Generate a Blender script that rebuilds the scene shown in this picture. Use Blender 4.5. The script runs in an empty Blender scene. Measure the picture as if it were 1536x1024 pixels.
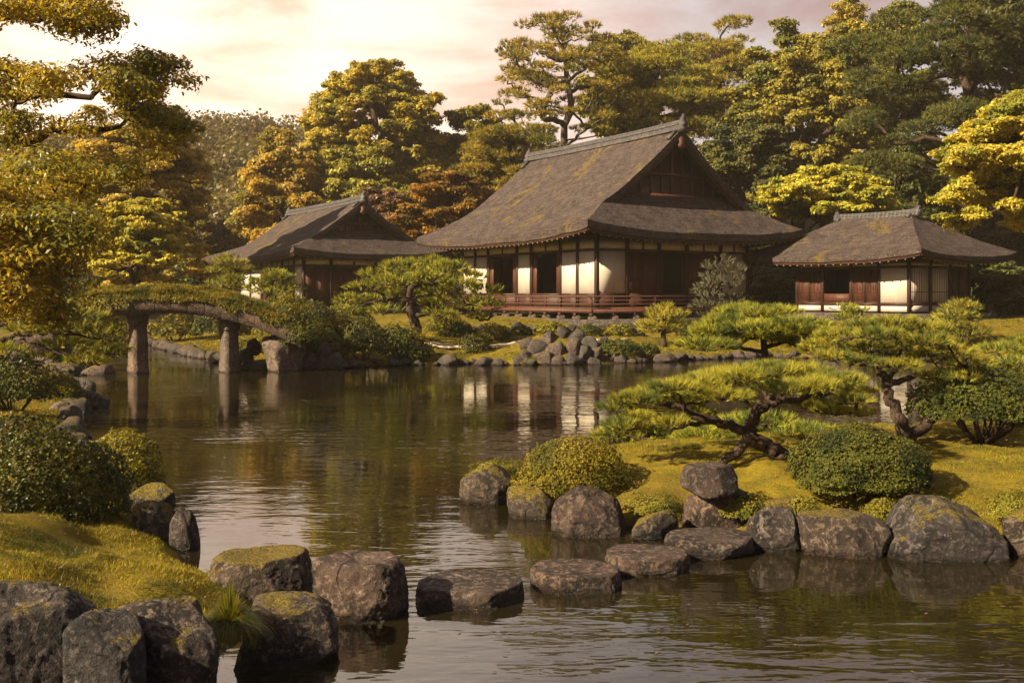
import bpy, math, random
import numpy as np
from mathutils import Vector

# ------------------------------------------------------------------ camera, world, sun
S = bpy.context.scene
COL = S.collection
F = 1493.0            # focal length in pixels of the 1536 px wide photograph (35 mm lens)
HZ = 440.0            # horizon row
H = 2.5               # eye height over the pond
rng = np.random.default_rng(11)
random.seed(11)

cam_d = bpy.data.cameras.new('camera')
cam_d.lens = 35.0
cam_d.sensor_width = 36.0
cam_d.shift_y = -(512 - HZ) / 1536.0
cam_d.clip_start = 0.1
cam_d.clip_end = 2000
cam = bpy.data.objects.new('camera', cam_d)
cam.location = (0, 0, H)
cam.rotation_euler = (math.radians(90), 0, 0)
COL.objects.link(cam)
S.camera = cam

SUN_EL = math.radians(30)
SUN_DIR = Vector((-0.85, -0.53, 0)).normalized() * math.cos(SUN_EL) + Vector((0, 0, math.sin(SUN_EL)))
sun_d = bpy.data.lights.new('sun', 'SUN')
sun_d.energy = 5.0
sun_d.color = (1.0, 0.83, 0.555)
sun_d.angle = math.radians(0.6)
sun = bpy.data.objects.new('sun', sun_d)
sun.rotation_euler = (-SUN_DIR).to_track_quat('-Z', 'Y').to_euler()
sun.location = (-30, 10, 30)
COL.objects.link(sun)

S.view_settings.view_transform = 'Standard'
S.view_settings.look = 'None'
S.view_settings.exposure = 1.52
S.view_settings.gamma = 1.0
S.cycles.use_denoising = True
S.cycles.max_bounces = 6
S.cycles.diffuse_bounces = 3
S.cycles.glossy_bounces = 3
S.cycles.transmission_bounces = 4
S.cycles.volume_bounces = 0
S.cycles.caustics_reflective = False
S.cycles.caustics_refractive = False
S.cycles.sample_clamp_indirect = 4.0


class NT:
    """small helper to write node trees"""
    def __init__(s, tree):
        s.t = tree
        s.t.nodes.clear()

    def n(s, typ, **kw):
        nd = s.t.nodes.new(typ)
        for k, v in kw.items():
            if k.startswith('i_'):
                key = k[2:]
                key = int(key) if key.isdigit() else key.replace('_', ' ')
                s.set(nd.inputs[key], v)
            else:
                setattr(nd, k, v)
        return nd

    def set(s, sock, v):
        if hasattr(v, 'links') or isinstance(v, bpy.types.NodeSocket):
            s.t.links.new(v, sock)
        elif isinstance(v, bpy.types.Node):
            s.t.links.new(v.outputs[0], sock)
        else:
            if isinstance(v, (tuple, list)) and len(v) == 3 and sock.type == 'RGBA':
                v = (*v, 1)
            sock.default_value = v

    def math(s, op, a, b=0.0, c=None, clamp=False):
        nd = s.t.nodes.new('ShaderNodeMath')
        nd.operation = op
        nd.use_clamp = clamp
        s.set(nd.inputs[0], a)
        s.set(nd.inputs[1], b)
        if c is not None:
            s.set(nd.inputs[2], c)
        return nd.outputs[0]

    def mix(s, f, a, b, mode='MIX'):
        nd = s.t.nodes.new('ShaderNodeMix')
        nd.data_type = 'RGBA'
        nd.blend_type = mode
        s.set(nd.inputs[0], f)
        s.set(nd.inputs[6], a)
        s.set(nd.inputs[7], b)
        return nd.outputs[2]

    def noise(s, vec, scale, detail=4.0, rough=0.55, dist=0.0):
        nd = s.t.nodes.new('ShaderNodeTexNoise')
        s.set(nd.inputs['Vector'], vec)
        nd.inputs['Scale'].default_value = scale
        nd.inputs['Detail'].default_value = detail
        nd.inputs['Roughness'].default_value = rough
        nd.inputs['Distortion'].default_value = dist
        return nd.outputs[0]

    def ramp(s, f, lo, hi):
        nd = s.t.nodes.new('ShaderNodeMapRange')
        nd.interpolation_type = 'SMOOTHSTEP'
        s.set(nd.inputs[0], f)
        nd.inputs[1].default_value = lo
        nd.inputs[2].default_value = hi
        return nd.outputs[0]

    def mapping(s, vec, scale=(1, 1, 1), rot=(0, 0, 0)):
        nd = s.t.nodes.new('ShaderNodeMapping')
        s.set(nd.inputs[0], vec)
        nd.inputs['Scale'].default_value = scale
        nd.inputs['Rotation'].default_value = rot
        return nd.outputs[0]


world = bpy.data.worlds.new('World')
S.world = world
world.use_nodes = True
w = NT(world.node_tree)
sky = w.n('ShaderNodeTexSky', sky_type='NISHITA', sun_disc=False)
sky.sun_elevation = SUN_EL
sky.sun_rotation = math.atan2(SUN_DIR.x, SUN_DIR.y)
sky.air_density = 1.2
sky.dust_density = 3.0
tc = w.n('ShaderNodeTexCoord')
gen = tc.outputs['Generated']
sep = w.n('ShaderNodeSeparateXYZ', i_0=gen)
dotn = w.n('ShaderNodeVectorMath', operation='DOT_PRODUCT')
w.set(dotn.inputs[0], gen)
dotn.inputs[1].default_value = Vector((-0.42, 0.90, 0.10)).normalized()
near_sun = w.ramp(dotn.outputs['Value'], 0.78, 1.0)
broad_sun = w.ramp(dotn.outputs['Value'], -0.6, 1.0)
up = w.ramp(sep.outputs[2], 0.42, 0.95)
cl = w.mix(near_sun, (0.41, 0.345, 0.335), (0.97, 0.77, 0.60))
cl = w.mix(broad_sun, w.mix(1.0, cl, (0.40, 0.41, 0.50), 'MULTIPLY'), cl)
flat = w.mapping(gen, (1, 1, 3.4))
n1 = w.noise(flat, 2.6, 6, 0.55, 0.3)
streak = w.ramp(n1, 0.45, 0.62)
cl = w.mix(w.math('MULTIPLY', streak, 0.95), cl, w.mix(1.0, cl, (0.72, 0.52, 0.44), 'MULTIPLY'))
cl = w.mix(w.math('MULTIPLY', up, 0.62), cl, (0.145, 0.145, 0.185))
cl10 = w.mix(1.0, cl, (10, 10, 10), 'MULTIPLY')
for nd_ in w.t.nodes:
    if nd_.bl_idname == 'ShaderNodeMix':
        nd_.clamp_result = False
final = w.mix(0.86, sky.outputs[0], cl10)
bg = w.n('ShaderNodeBackground', i_0=final, i_1=0.066)
wo = w.n('ShaderNodeOutputWorld', i_0=bg.outputs[0])


# ------------------------------------------------------------------ helpers
def pt(px, py, Y):
    """photograph pixel + distance -> place in the garden"""
    return np.array([(px - 768) / F * Y, Y, H - (py - HZ) / F * Y])


def on_water(px, py):
    Y = H * F / (py - HZ)
    return np.array([(px - 768) / F * Y, Y])


def _hash(ix, iy, iz):
    n = (ix * 374761393 + iy * 668265263 + iz * 1274126177) & 0x7fffffff
    n = ((n ^ (n >> 13)) * 1274126177) & 0x7fffffff
    return ((n ^ (n >> 16)) & 0xffff) / 32767.5 - 1.0


def vnoise(p):
    i = np.floor(p).astype(np.int64)
    f = p - i
    u = f * f * f * (f * (f * 6 - 15) + 10)
    r = 0
    for dx in (0, 1):
        wx = u[:, 0] if dx else 1 - u[:, 0]
        for dy in (0, 1):
            wy = u[:, 1] if dy else 1 - u[:, 1]
            for dz in (0, 1):
                wz = u[:, 2] if dz else 1 - u[:, 2]
                r = r + wx * wy * wz * _hash(i[:, 0] + dx, i[:, 1] + dy, i[:, 2] + dz)
    return r


def fbm(p, oct=4, gain=0.5):
    a, r = 1.0, 0
    for k in range(oct):
        r = r + a * vnoise(p + 17.3 * k)
        p = p * 2.03
        a *= gain
    return r


def unit(v):
    return v / np.maximum(np.linalg.norm(v, axis=-1, keepdims=True), 1e-9)


def rand_dirs(n, r=rng):
    return unit(r.normal(size=(n, 3)))


def np_mesh(name, V, faces, smooth=False):
    """V (N,3); faces: list of (M,k) int arrays"""
    me = bpy.data.meshes.new(name)
    V = np.asarray(V, dtype=np.float32)
    faces = [np.asarray(f, dtype=np.int32) for f in faces if len(f)]
    me.vertices.add(len(V))
    me.vertices.foreach_set('co', V.ravel())
    loops = np.concatenate([f.ravel() for f in faces])
    tot = np.concatenate([np.full(len(f), f.shape[1], np.int32) for f in faces])
    start = np.concatenate([[0], np.cumsum(tot)[:-1]]).astype(np.int32)
    me.loops.add(len(loops))
    me.loops.foreach_set('vertex_index', loops)
    me.polygons.add(len(tot))
    me.polygons.foreach_set('loop_start', start)
    me.polygons.foreach_set('loop_total', tot)
    if smooth:
        me.polygons.foreach_set('use_smooth', np.ones(len(tot), bool))
    me.update(calc_edges=True)
    return me


def tag(o, label=None, cat=None, group=None, kind=None):
    if label: o['label'] = label
    if cat: o['category'] = cat
    if group: o['group'] = group
    if kind: o['kind'] = kind
    return o


def obj(name, me, mat, parent=None, loc=(0, 0, 0), rotz=0.0):
    o = bpy.data.objects.new(name, me)
    COL.objects.link(o)
    o.location = loc
    o.rotation_euler = (0, 0, rotz)
    if mat is not None and not me.materials:
        me.materials.append(mat)
    if parent is not None:
        o.parent = parent
    return o


def thing(name, label, cat, loc, rotz=0.0, group=None):
    o = bpy.data.objects.new(name, None)
    o.empty_display_size = 0.3
    COL.objects.link(o)
    o.location = loc
    o.rotation_euler = (0, 0, rotz)
    return tag(o, label, cat, group)


def dup(root, loc, rotz=0.0, scale=(1, 1, 1), label=None, group=None):
    r = root.copy()
    COL.objects.link(r)
    r.location = loc
    r.rotation_euler = (0, 0, rotz)
    r.scale = scale
    if label: r['label'] = label
    if group: r['group'] = group
    for ch in list(root.children):
        c = ch.copy()
        COL.objects.link(c)
        c.parent = r
        for g in list(ch.children):
            d = g.copy()
            COL.objects.link(d)
            d.parent = c
    return r


class MB:
    """collects boxes, bars, tubes and grids into ONE mesh"""
    def __init__(s):
        s.V, s.Fs, s.n = [], {}, 0

    def add(s, V, Fl):
        V = np.asarray(V, float)
        for f in Fl:
            f = np.asarray(f, int)
            if len(f):
                s.Fs.setdefault(f.shape[1], []).append(f + s.n)
        s.V.append(V)
        s.n += len(V)
        return s

    def box(s, x0, x1, y0, y1, z0, z1, jitter=0.0):
        V = np.array([[x, y, z] for z in (z0, z1) for y in (y0, y1) for x in (x0, x1)], float)
        if jitter:
            V += rng.normal(size=V.shape) * jitter
        return s.add(V, [np.array([[0, 2, 3, 1], [4, 5, 7, 6], [0, 1, 5, 4], [2, 6, 7, 3], [0, 4, 6, 2], [1, 3, 7, 5]])])

    def bar(s, a, b, w, h):
        a, b = np.asarray(a, float), np.asarray(b, float)
        d = unit(b - a)
        up = np.array([0, 0, 1.0]) if abs(d[2]) < 0.9 else np.array([0, 1.0, 0])
        sx = unit(np.cross(d, up)) * w / 2
        sy = unit(np.cross(sx, d)) * h / 2
        V = [p + i * sx + j * sy for p in (a, b) for (i, j) in ((-1, -1), (1, -1), (1, 1), (-1, 1))]
        return s.add(V, [np.array([[0, 3, 2, 1], [4, 5, 6, 7], [0, 1, 5, 4], [1, 2, 6, 5], [2, 3, 7, 6], [3, 0, 4, 7]])])

    def tube(s, pts, radii, sides=6, wob=0.0):
        pts = np.asarray(pts, float)
        n = len(pts)
        if n < 2:
            return s
        d = np.gradient(pts, axis=0)
        d = unit(d)
        ref = np.array([0.31, 0.22, 0.92]) if abs(d[0][2]) < 0.8 else np.array([0.9, 0.3, 0.1])
        a = unit(np.cross(d, ref))
        b = np.cross(d, a)
        th = np.linspace(0, 2 * np.pi, sides, endpoint=False)
        rr = np.asarray(radii, float)[:, None]
        if wob:
            rr = rr * (1 + wob * rng.normal(size=(n, sides)))
        V = pts[:, None, :] + (a[:, None, :] * np.cos(th)[None, :, None] + b[:, None, :] * np.sin(th)[None, :, None]) * rr[..., None]
        V = V.reshape(-1, 3)
        i = np.arange(n - 1)[:, None] * sides
        j = np.arange(sides)[None, :]
        k = (j + 1) % sides
        Q = np.stack([i + j, i + k, i + sides + k, i + sides + j], -1).reshape(-1, 4)
        return s.add(V, [Q, np.arange(sides)[None, ::-1], (np.arange(sides) + (n - 1) * sides)[None, :]])

    def grid(s, G):
        """G (n,m,3)"""
        n, m = G.shape[:2]
        i, j = np.meshgrid(np.arange(n - 1), np.arange(m - 1), indexing='ij')
        a = (i * m + j).ravel()
        return s.add(G.reshape(-1, 3), [np.stack([a, a + m, a + m + 1, a + 1], -1)])

    def prism(s, poly, axis, lo, hi):
        """polygon (list of 2-tuples) pushed along axis"""
        n = len(poly)
        def P(c, k):
            if axis == 'y': return (c[0], k, c[1])
            if axis == 'x': return (k, c[0], c[1])
            return (c[0], c[1], k)
        V = [P(c, lo) for c in poly] + [P(c, hi) for c in poly]
        q = np.array([[i, (i + 1) % n, n + (i + 1) % n, n + i] for i in range(n)])
        return s.add(V, [q, np.arange(n)[None, ::-1], (np.arange(n) + n)[None, :]])

    def mesh(s, name, smooth=False):
        return np_mesh(name, np.concatenate(s.V), [np.concatenate(v) for v in s.Fs.values()], smooth)

    def obj(s, name, mat, parent=None, loc=(0, 0, 0), rotz=0.0, smooth=False):
        return obj(name, s.mesh(name, smooth), mat, parent, loc, rotz)


# ------------------------------------------------------------------ materials
def new_mat(name):
    m = bpy.data.materials.new(name)
    m.use_nodes = True
    return m, NT(m.node_tree)


def out(t, shader, vol=None, disp=None):
    o = t.n('ShaderNodeOutputMaterial')
    if shader is not None:
        t.set(o.inputs[0], shader)
    if vol is not None:
        t.set(o.inputs[1], vol)


def leaf_mat(name, c1, c2, c3=None, trans=0.38, tcol=None, clump=1.3, gloss=0.025, gain=2.2):
    """c1..c2 random leaf to leaf, c3 shows in big patches of the crown"""
    m, t = new_mat(name)
    geo = t.n('ShaderNodeNewGeometry')
    tcd = t.n('ShaderNodeTexCoord')
    info = t.n('ShaderNodeObjectInfo')
    c1, c2 = [tuple(v * gain for v in c) for c in (c1, c2)]
    if c3 is not None:
        c3 = tuple(v * gain for v in c3)
    col = t.mix(geo.outputs['Random Per Island'], c1, c2)
    if c3 is not None:
        nz = t.noise(tcd.outputs['Object'], 1.0 / clump, 3, 0.6)
        col = t.mix(t.ramp(nz, 0.45, 0.62), col, c3)
    hsv = t.n('ShaderNodeHueSaturation', i_Color=col)
    t.set(hsv.inputs['Value'], t.math('MULTIPLY_ADD', geo.outputs['Random Per Island'], 0.35, 0.82))
    t.set(hsv.inputs['Hue'], t.math('MULTIPLY_ADD', info.outputs['Random'], 0.03, 0.485))
    col = hsv.outputs[0]
    dif = t.n('ShaderNodeBsdfDiffuse', i_Color=col)
    tr = t.n('ShaderNodeBsdfTranslucent', i_Color=t.mix(1.0, col, tcol or (1.5, 1.25, 0.5), 'MULTIPLY'))
    mx = t.n('ShaderNodeMixShader', i_0=trans, i_1=dif.outputs[0], i_2=tr.outputs[0])
    gl = t.n('ShaderNodeBsdfGlossy', i_Color=(1, 1, 1), i_Roughness=0.45)
    fr = t.n('ShaderNodeLayerWeight', i_Blend=0.25)
    f = t.math('MULTIPLY', fr.outputs['Fresnel'], gloss * 2)
    mx2 = t.n('ShaderNodeMixShader', i_0=f, i_1=mx.outputs[0], i_2=gl.outputs[0])
    out(t, mx2.outputs[0])
    return m


def bark_mat(name, c1, c2, scale=1.0):
    m, t = new_mat(name)
    tcd = t.n('ShaderNodeTexCoord')
    v = t.mapping(tcd.outputs['Object'], (9 * scale, 9 * scale, 3.2 * scale))
    n = t.noise(v, 2.0, 6, 0.65, 0.4)
    col = t.mix(t.ramp(n, 0.35, 0.65), c1, c2)
    p = t.n('ShaderNodeBsdfPrincipled', i_Base_Color=col, i_Roughness=0.9)
    p.inputs['Specular IOR Level'].default_value = 0.2
    b = t.n('ShaderNodeBump', i_Strength=0.9, i_Distance=0.02, i_Height=n)
    t.set(p.inputs['Normal'], b.outputs[0])
    out(t, p.outputs[0])
    return m


def rock_mat(name, dark, mid, pale, moss=0.5, lichen=0.5, scale=1.0, mosscol=((0.055, 0.044, 0.006), (0.19, 0.128, 0.012))):
    m, t = new_mat(name)
    geo = t.n('ShaderNodeNewGeometry')
    tcd = t.n('ShaderNodeTexCoord')
    info = t.n('ShaderNodeObjectInfo')
    off = t.n('ShaderNodeVectorMath', operation='MULTIPLY_ADD')
    comb = t.n('ShaderNodeCombineXYZ', i_0=t.math('MULTIPLY', info.outputs['Random'], 37.0), i_1=t.math('MULTIPLY', info.outputs['Random'], 11.0), i_2=0.0)
    t.set(off.inputs[0], tcd.outputs['Object'])
    off.inputs[1].default_value = (scale, scale, scale)
    t.set(off.inputs[2], comb.outputs[0])
    P = off.outputs[0]
    big = t.noise(P, 2.4, 5, 0.6, 0.5)
    fine = t.noise(P, 17.0, 6, 0.7)
    grain = t.noise(P, 90.0, 3, 0.7)
    col = t.mix(t.ramp(big, 0.36, 0.62), dark, mid)
    col = t.mix(t.math('MULTIPLY', t.ramp(fine, 0.50, 0.60), 0.8), col, pale)
    spot = t.noise(P, 42.0, 4, 0.75)
    col = t.mix(t.math('MULTIPLY', t.ramp(spot, 0.55, 0.62), 0.6), col, tuple(v * 0.25 for v in mid))
    col = t.mix(t.math('MULTIPLY', t.ramp(grain, 0.45, 0.75), 0.5), col, t.mix(1.0, col, (0.35, 0.33, 0.32), 'MULTIPLY'))
    # lichen blotches
    lv = t.noise(P, 6.5, 7, 0.75, 0.9)
    lic = t.math('MULTIPLY', t.ramp(lv, 0.56, 0.64), lichen)
    col = t.mix(lic, col, (0.30, 0.27, 0.235))
    # every stone has its own tint
    tint = t.mix(info.outputs['Random'], (0.72, 0.74, 0.80), (1.28, 1.08, 0.92))
    col = t.mix(1.0, col, tint, 'MULTIPLY')
    # cracks
    vor = t.n('ShaderNodeTexVoronoi', feature='DISTANCE_TO_EDGE')
    warp = t.mix(0.25, P, t.n('ShaderNodeTexNoise', i_Vector=P, i_Scale=3.0).outputs[1])
    t.set(vor.inputs['Vector'], warp)
    vor.inputs['Scale'].default_value = 2.3
    crack = t.ramp(vor.outputs[0], 0.0, 0.045)
    crk = t.math('MULTIPLY', t.math('SUBTRACT', 1.0, crack), t.ramp(big, 0.45, 0.6))
    col = t.mix(t.math('MULTIPLY', crk, 0.8), col, (0.014, 0.011, 0.009))
    # moss that grows on faces turned up
    sepn = t.n('ShaderNodeSeparateXYZ', i_0=geo.outputs['Normal'])
    mz = t.math('MULTIPLY_ADD', t.math('SUBTRACT', t.noise(P, 4.5, 9, 0.82), 0.5), 3.4, sepn.outputs[2])
    mo = t.math('MULTIPLY', t.ramp(mz, 1.02 - 0.75 * moss, 1.22 - 0.75 * moss), 1.0 if moss > 0 else 0.0)
    mcol = t.mix(t.ramp(t.noise(P, 55, 4, 0.75), 0.4, 0.62), mosscol[0], mosscol[1])
    col = t.mix(mo, col, mcol)
    # wet foot at the water line
    pos = t.n('ShaderNodeSeparateXYZ', i_0=geo.outputs['Position'])
    wet = t.ramp(t.math('MULTIPLY_ADD', big, 0.10, pos.outputs[2]), 0.14, 0.06)
    nd = wet.node
    nd.inputs[1].default_value, nd.inputs[2].default_value = 0.075, 0.15
    dry = wet
    col = t.mix(dry, t.mix(1.0, col, (0.28, 0.24, 0.2), 'MULTIPLY'), col)
    p = t.n('ShaderNodeBsdfPrincipled', i_Base_Color=col)
    t.set(p.inputs['Roughness'], t.math('MULTIPLY_ADD', dry, 0.55, 0.25))
    p.inputs['Specular IOR Level'].default_value = 0.3
    hsum = t.math('ADD', t.math('MULTIPLY', big, 0.6), t.math('ADD', t.math('MULTIPLY', fine, 0.7), t.math('MULTIPLY', grain, 0.16)))
    hsum = t.math('SUBTRACT', hsum, t.math('MULTIPLY', crk, 0.25))
    b = t.n('ShaderNodeBump', i_Strength=1.0, i_Distance=0.07 / scale, i_Height=hsum)
    t.set(p.inputs['Normal'], b.outputs[0])
    out(t, p.outputs[0])
    return m


def wood_mat(name, c1, c2, grain=(14, 14, 1.2), bump=0.4, rough=0.6):
    m, t = new_mat(name)
    tcd = t.n('ShaderNodeTexCoord')
    info = t.n('ShaderNodeObjectInfo')
    v = t.mapping(tcd.outputs['Object'], grain)
    n = t.noise(v, 1.6, 5, 0.6, 0.3)
    n2 = t.noise(tcd.outputs['Object'], 0.8, 4, 0.6)
    col = t.mix(t.ramp(n, 0.3, 0.7), c1, c2)
    col = t.mix(t.math('MULTIPLY', t.ramp(n2, 0.45, 0.7), 0.5), col, t.mix(1.0, col, (0.55, 0.5, 0.48), 'MULTIPLY'))
    p = t.n('ShaderNodeBsdfPrincipled', i_Base_Color=col, i_Roughness=rough)
    p.inputs['Specular IOR Level'].default_value = 0.35
    b = t.n('ShaderNodeBump', i_Strength=bump, i_Distance=0.01, i_Height=n)
    t.set(p.inputs['Normal'], b.outputs[0])
    out(t, p.outputs[0])
    return m


def plaster_mat(name, col0, stain=(0.6, 0.5, 0.38)):
    m, t = new_mat(name)
    tcd = t.n('ShaderNodeTexCoord')
    n = t.noise(t.mapping(tcd.outputs['Object'], (1.2, 1.2, 0.5)), 1.3, 6, 0.65)
    n2 = t.noise(tcd.outputs['Object'], 12, 4, 0.6)
    col = t.mix(t.math('MULTIPLY', t.ramp(n, 0.4, 0.75), 0.45), col0, t.mix(1.0, col0, stain, 'MULTIPLY'))
    p = t.n('ShaderNodeBsdfPrincipled', i_Base_Color=col, i_Roughness=0.85)
    b = t.n('ShaderNodeBump', i_Strength=0.15, i_Distance=0.01, i_Height=n2)
    t.set(p.inputs['Normal'], b.outputs[0])
    out(t, p.outputs[0])
    return m


def bark_roof_mat(name):
    m, t = new_mat(name)
    tcd = t.n('ShaderNodeTexCoord')
    geo = t.n('ShaderNodeNewGeometry')
    P = tcd.outputs['Object']
    sepn = t.n('ShaderNodeSeparateXYZ', i_0=P)
    big = t.noise(P, 0.45, 5, 0.65, 0.6)
    mid = t.noise(P, 2.2, 6, 0.7)
    fine = t.noise(t.mapping(P, (7, 7, 10)), 2.2, 5, 0.75)
    col = t.mix(t.ramp(mid, 0.33, 0.67), (0.027, 0.020, 0.019), (0.075, 0.054, 0.049))
    col = t.mix(t.math('MULTIPLY', t.ramp(fine, 0.50, 0.62), 0.75), col, (0.165, 0.124, 0.108))
    # long courses of shingle, with pale lifted bits
    wv = t.n('ShaderNodeTexWave', wave_type='BANDS', bands_direction='Z', wave_profile='SAW')
    t.set(wv.inputs['Vector'], P)
    wv.inputs['Scale'].default_value = 1.7
    wv.inputs['Distortion'].default_value = 1.2
    wv.inputs['Detail'].default_value = 3
    wv.inputs['Detail Scale'].default_value = 2
    col = t.mix(t.math('MULTIPLY', t.ramp(wv.outputs['Fac'], 0.7, 1.0), 0.55), col, (0.035, 0.025, 0.02))
    pv = t.noise(t.mapping(P, (2.0, 2.0, 5.0)), 3.0, 3, 0.8)
    col = t.mix(t.math('MULTIPLY', t.ramp(pv, 0.645, 0.69), 0.7), col, (0.36, 0.28, 0.20))
    # moss in drifts
    mv = t.math('ADD', t.math('MULTIPLY', big, 0.65), t.math('MULTIPLY', mid, 0.45))
    moss = t.math('MULTIPLY', t.ramp(mv, 0.585, 0.69), 0.7)
    col = t.mix(moss, col, t.mix(t.ramp(fine, 0.4, 0.6), (0.085, 0.062, 0.012), (0.19, 0.125, 0.02)))
    p = t.n('ShaderNodeBsdfPrincipled', i_Base_Color=col, i_Roughness=0.92)
    p.inputs['Specular IOR Level'].default_value = 0.15
    h = t.math('ADD', t.math('MULTIPLY', fine, 1.0), t.math('ADD', t.math('MULTIPLY', mid, 0.9), t.math('MULTIPLY', wv.outputs['Fac'], 0.3)))
    b = t.n('ShaderNodeBump', i_Strength=0.8, i_Distance=0.10, i_Height=h)
    t.set(p.inputs['Normal'], b.outputs[0])
    out(t, p.outputs[0])
    return m


def tile_mat(name):
    m, t = new_mat(name)
    tcd = t.n('ShaderNodeTexCoord')
    P = tcd.outputs['Object']
    n = t.noise(P, 5, 6, 0.7)
    wv = t.n('ShaderNodeTexWave', wave_type='BANDS', bands_direction='Y')
    t.set(wv.inputs['Vector'], P)
    wv.inputs['Scale'].default_value = 1.4
    col = t.mix(t.ramp(n, 0.35, 0.65), (0.020, 0.017, 0.017), (0.062, 0.052, 0.048))
    p = t.n('ShaderNodeBsdfPrincipled', i_Base_Color=col, i_Roughness=0.6)
    b = t.n('ShaderNodeBump', i_Strength=0.5, i_Distance=0.03, i_Height=t.math('ADD', n, wv.outputs['Fac']))
    t.set(p.inputs['Normal'], b.outputs[0])
    out(t, p.outputs[0])
    return m


def ground_mat():
    m, t = new_mat('ground')
    geo = t.n('ShaderNodeNewGeometry')
    P = geo.outputs['Position']
    sp = t.n('ShaderNodeSeparateXYZ', i_0=P)
    sn = t.n('ShaderNodeSeparateXYZ', i_0=geo.outputs['Normal'])
    big = t.noise(P, 0.5, 5, 0.6)
    mid = t.noise(P, 2.6, 6, 0.7, 0.4)
    fine = t.noise(P, 34, 4, 0.7)
    g = t.mix(t.ramp(mid, 0.36, 0.66), (0.08, 0.065, 0.008), (0.17, 0.12, 0.010))
    g = t.mix(t.math('MULTIPLY', t.ramp(fine, 0.4, 0.7), 0.6), g, (0.22, 0.16, 0.018))
    g = t.mix(t.math('MULTIPLY', t.ramp(big, 0.5, 0.72), 0.5), g, (0.10, 0.062, 0.018))
    soil = t.mix(t.ramp(mid, 0.35, 0.65), (0.028, 0.019, 0.010), (0.075, 0.052, 0.026))
    steep = t.ramp(t.math('MULTIPLY_ADD', mid, 0.25, sn.outputs[2]), 0.80, 0.95)
    col = t.mix(steep, soil, g)
    col = t.mix(t.ramp(t.math('MULTIPLY_ADD', mid, 0.12, sp.outputs[2]), 0.05, 0.16), soil, col)
    # the floor under the trees: litter
    wood = t.ramp(t.math('MULTIPLY_ADD', big, 8.0, sp.outputs[1]), 58, 68)
    col = t.mix(wood, col, (0.035, 0.030, 0.012))
    p = t.n('ShaderNodeBsdfPrincipled', i_Base_Color=col, i_Roughness=0.95)
    p.inputs['Specular IOR Level'].default_value = 0.1
    b = t.n('ShaderNodeBump', i_Strength=0.8, i_Distance=0.05, i_Height=t.math('ADD', mid, t.math('MULTIPLY', fine, 0.5)))
    t.set(p.inputs['Normal'], b.outputs[0])
    out(t, p.outputs[0])
    return m


def water_mat():
    m, t = new_mat('water')
    geo = t.n('ShaderNodeNewGeometry')
    P = geo.outputs['Position']
    rip = t.noise(t.mapping(P, (0.75, 2.3, 1), (0, 0, 0.06)), 1.5, 3, 0.5, 0.35)
    chop = t.noise(t.mapping(P, (2.2, 6.0, 1), (0, 0, -0.12)), 1.6, 2, 0.5, 0.25)
    area = t.noise(t.mapping(P, (0.16, 0.22, 1)), 1.0, 2, 0.5)
    amt = t.math('MULTIPLY_ADD', t.ramp(area, 0.38, 0.62), 0.85, 0.2)
    h = t.math('MULTIPLY', t.math('ADD', rip, t.math('MULTIPLY', chop, 0.33)), amt)
    b = t.n('ShaderNodeBump', i_Strength=1.0, i_Distance=0.015, i_Height=h)
    p = t.n('ShaderNodeBsdfPrincipled', i_Base_Color=(0.012, 0.009, 0.003), i_Roughness=0.03, i_IOR=1.9)
    t.set(p.inputs['Normal'], b.outputs[0])
    out(t, p.outputs[0])
    return m


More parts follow.
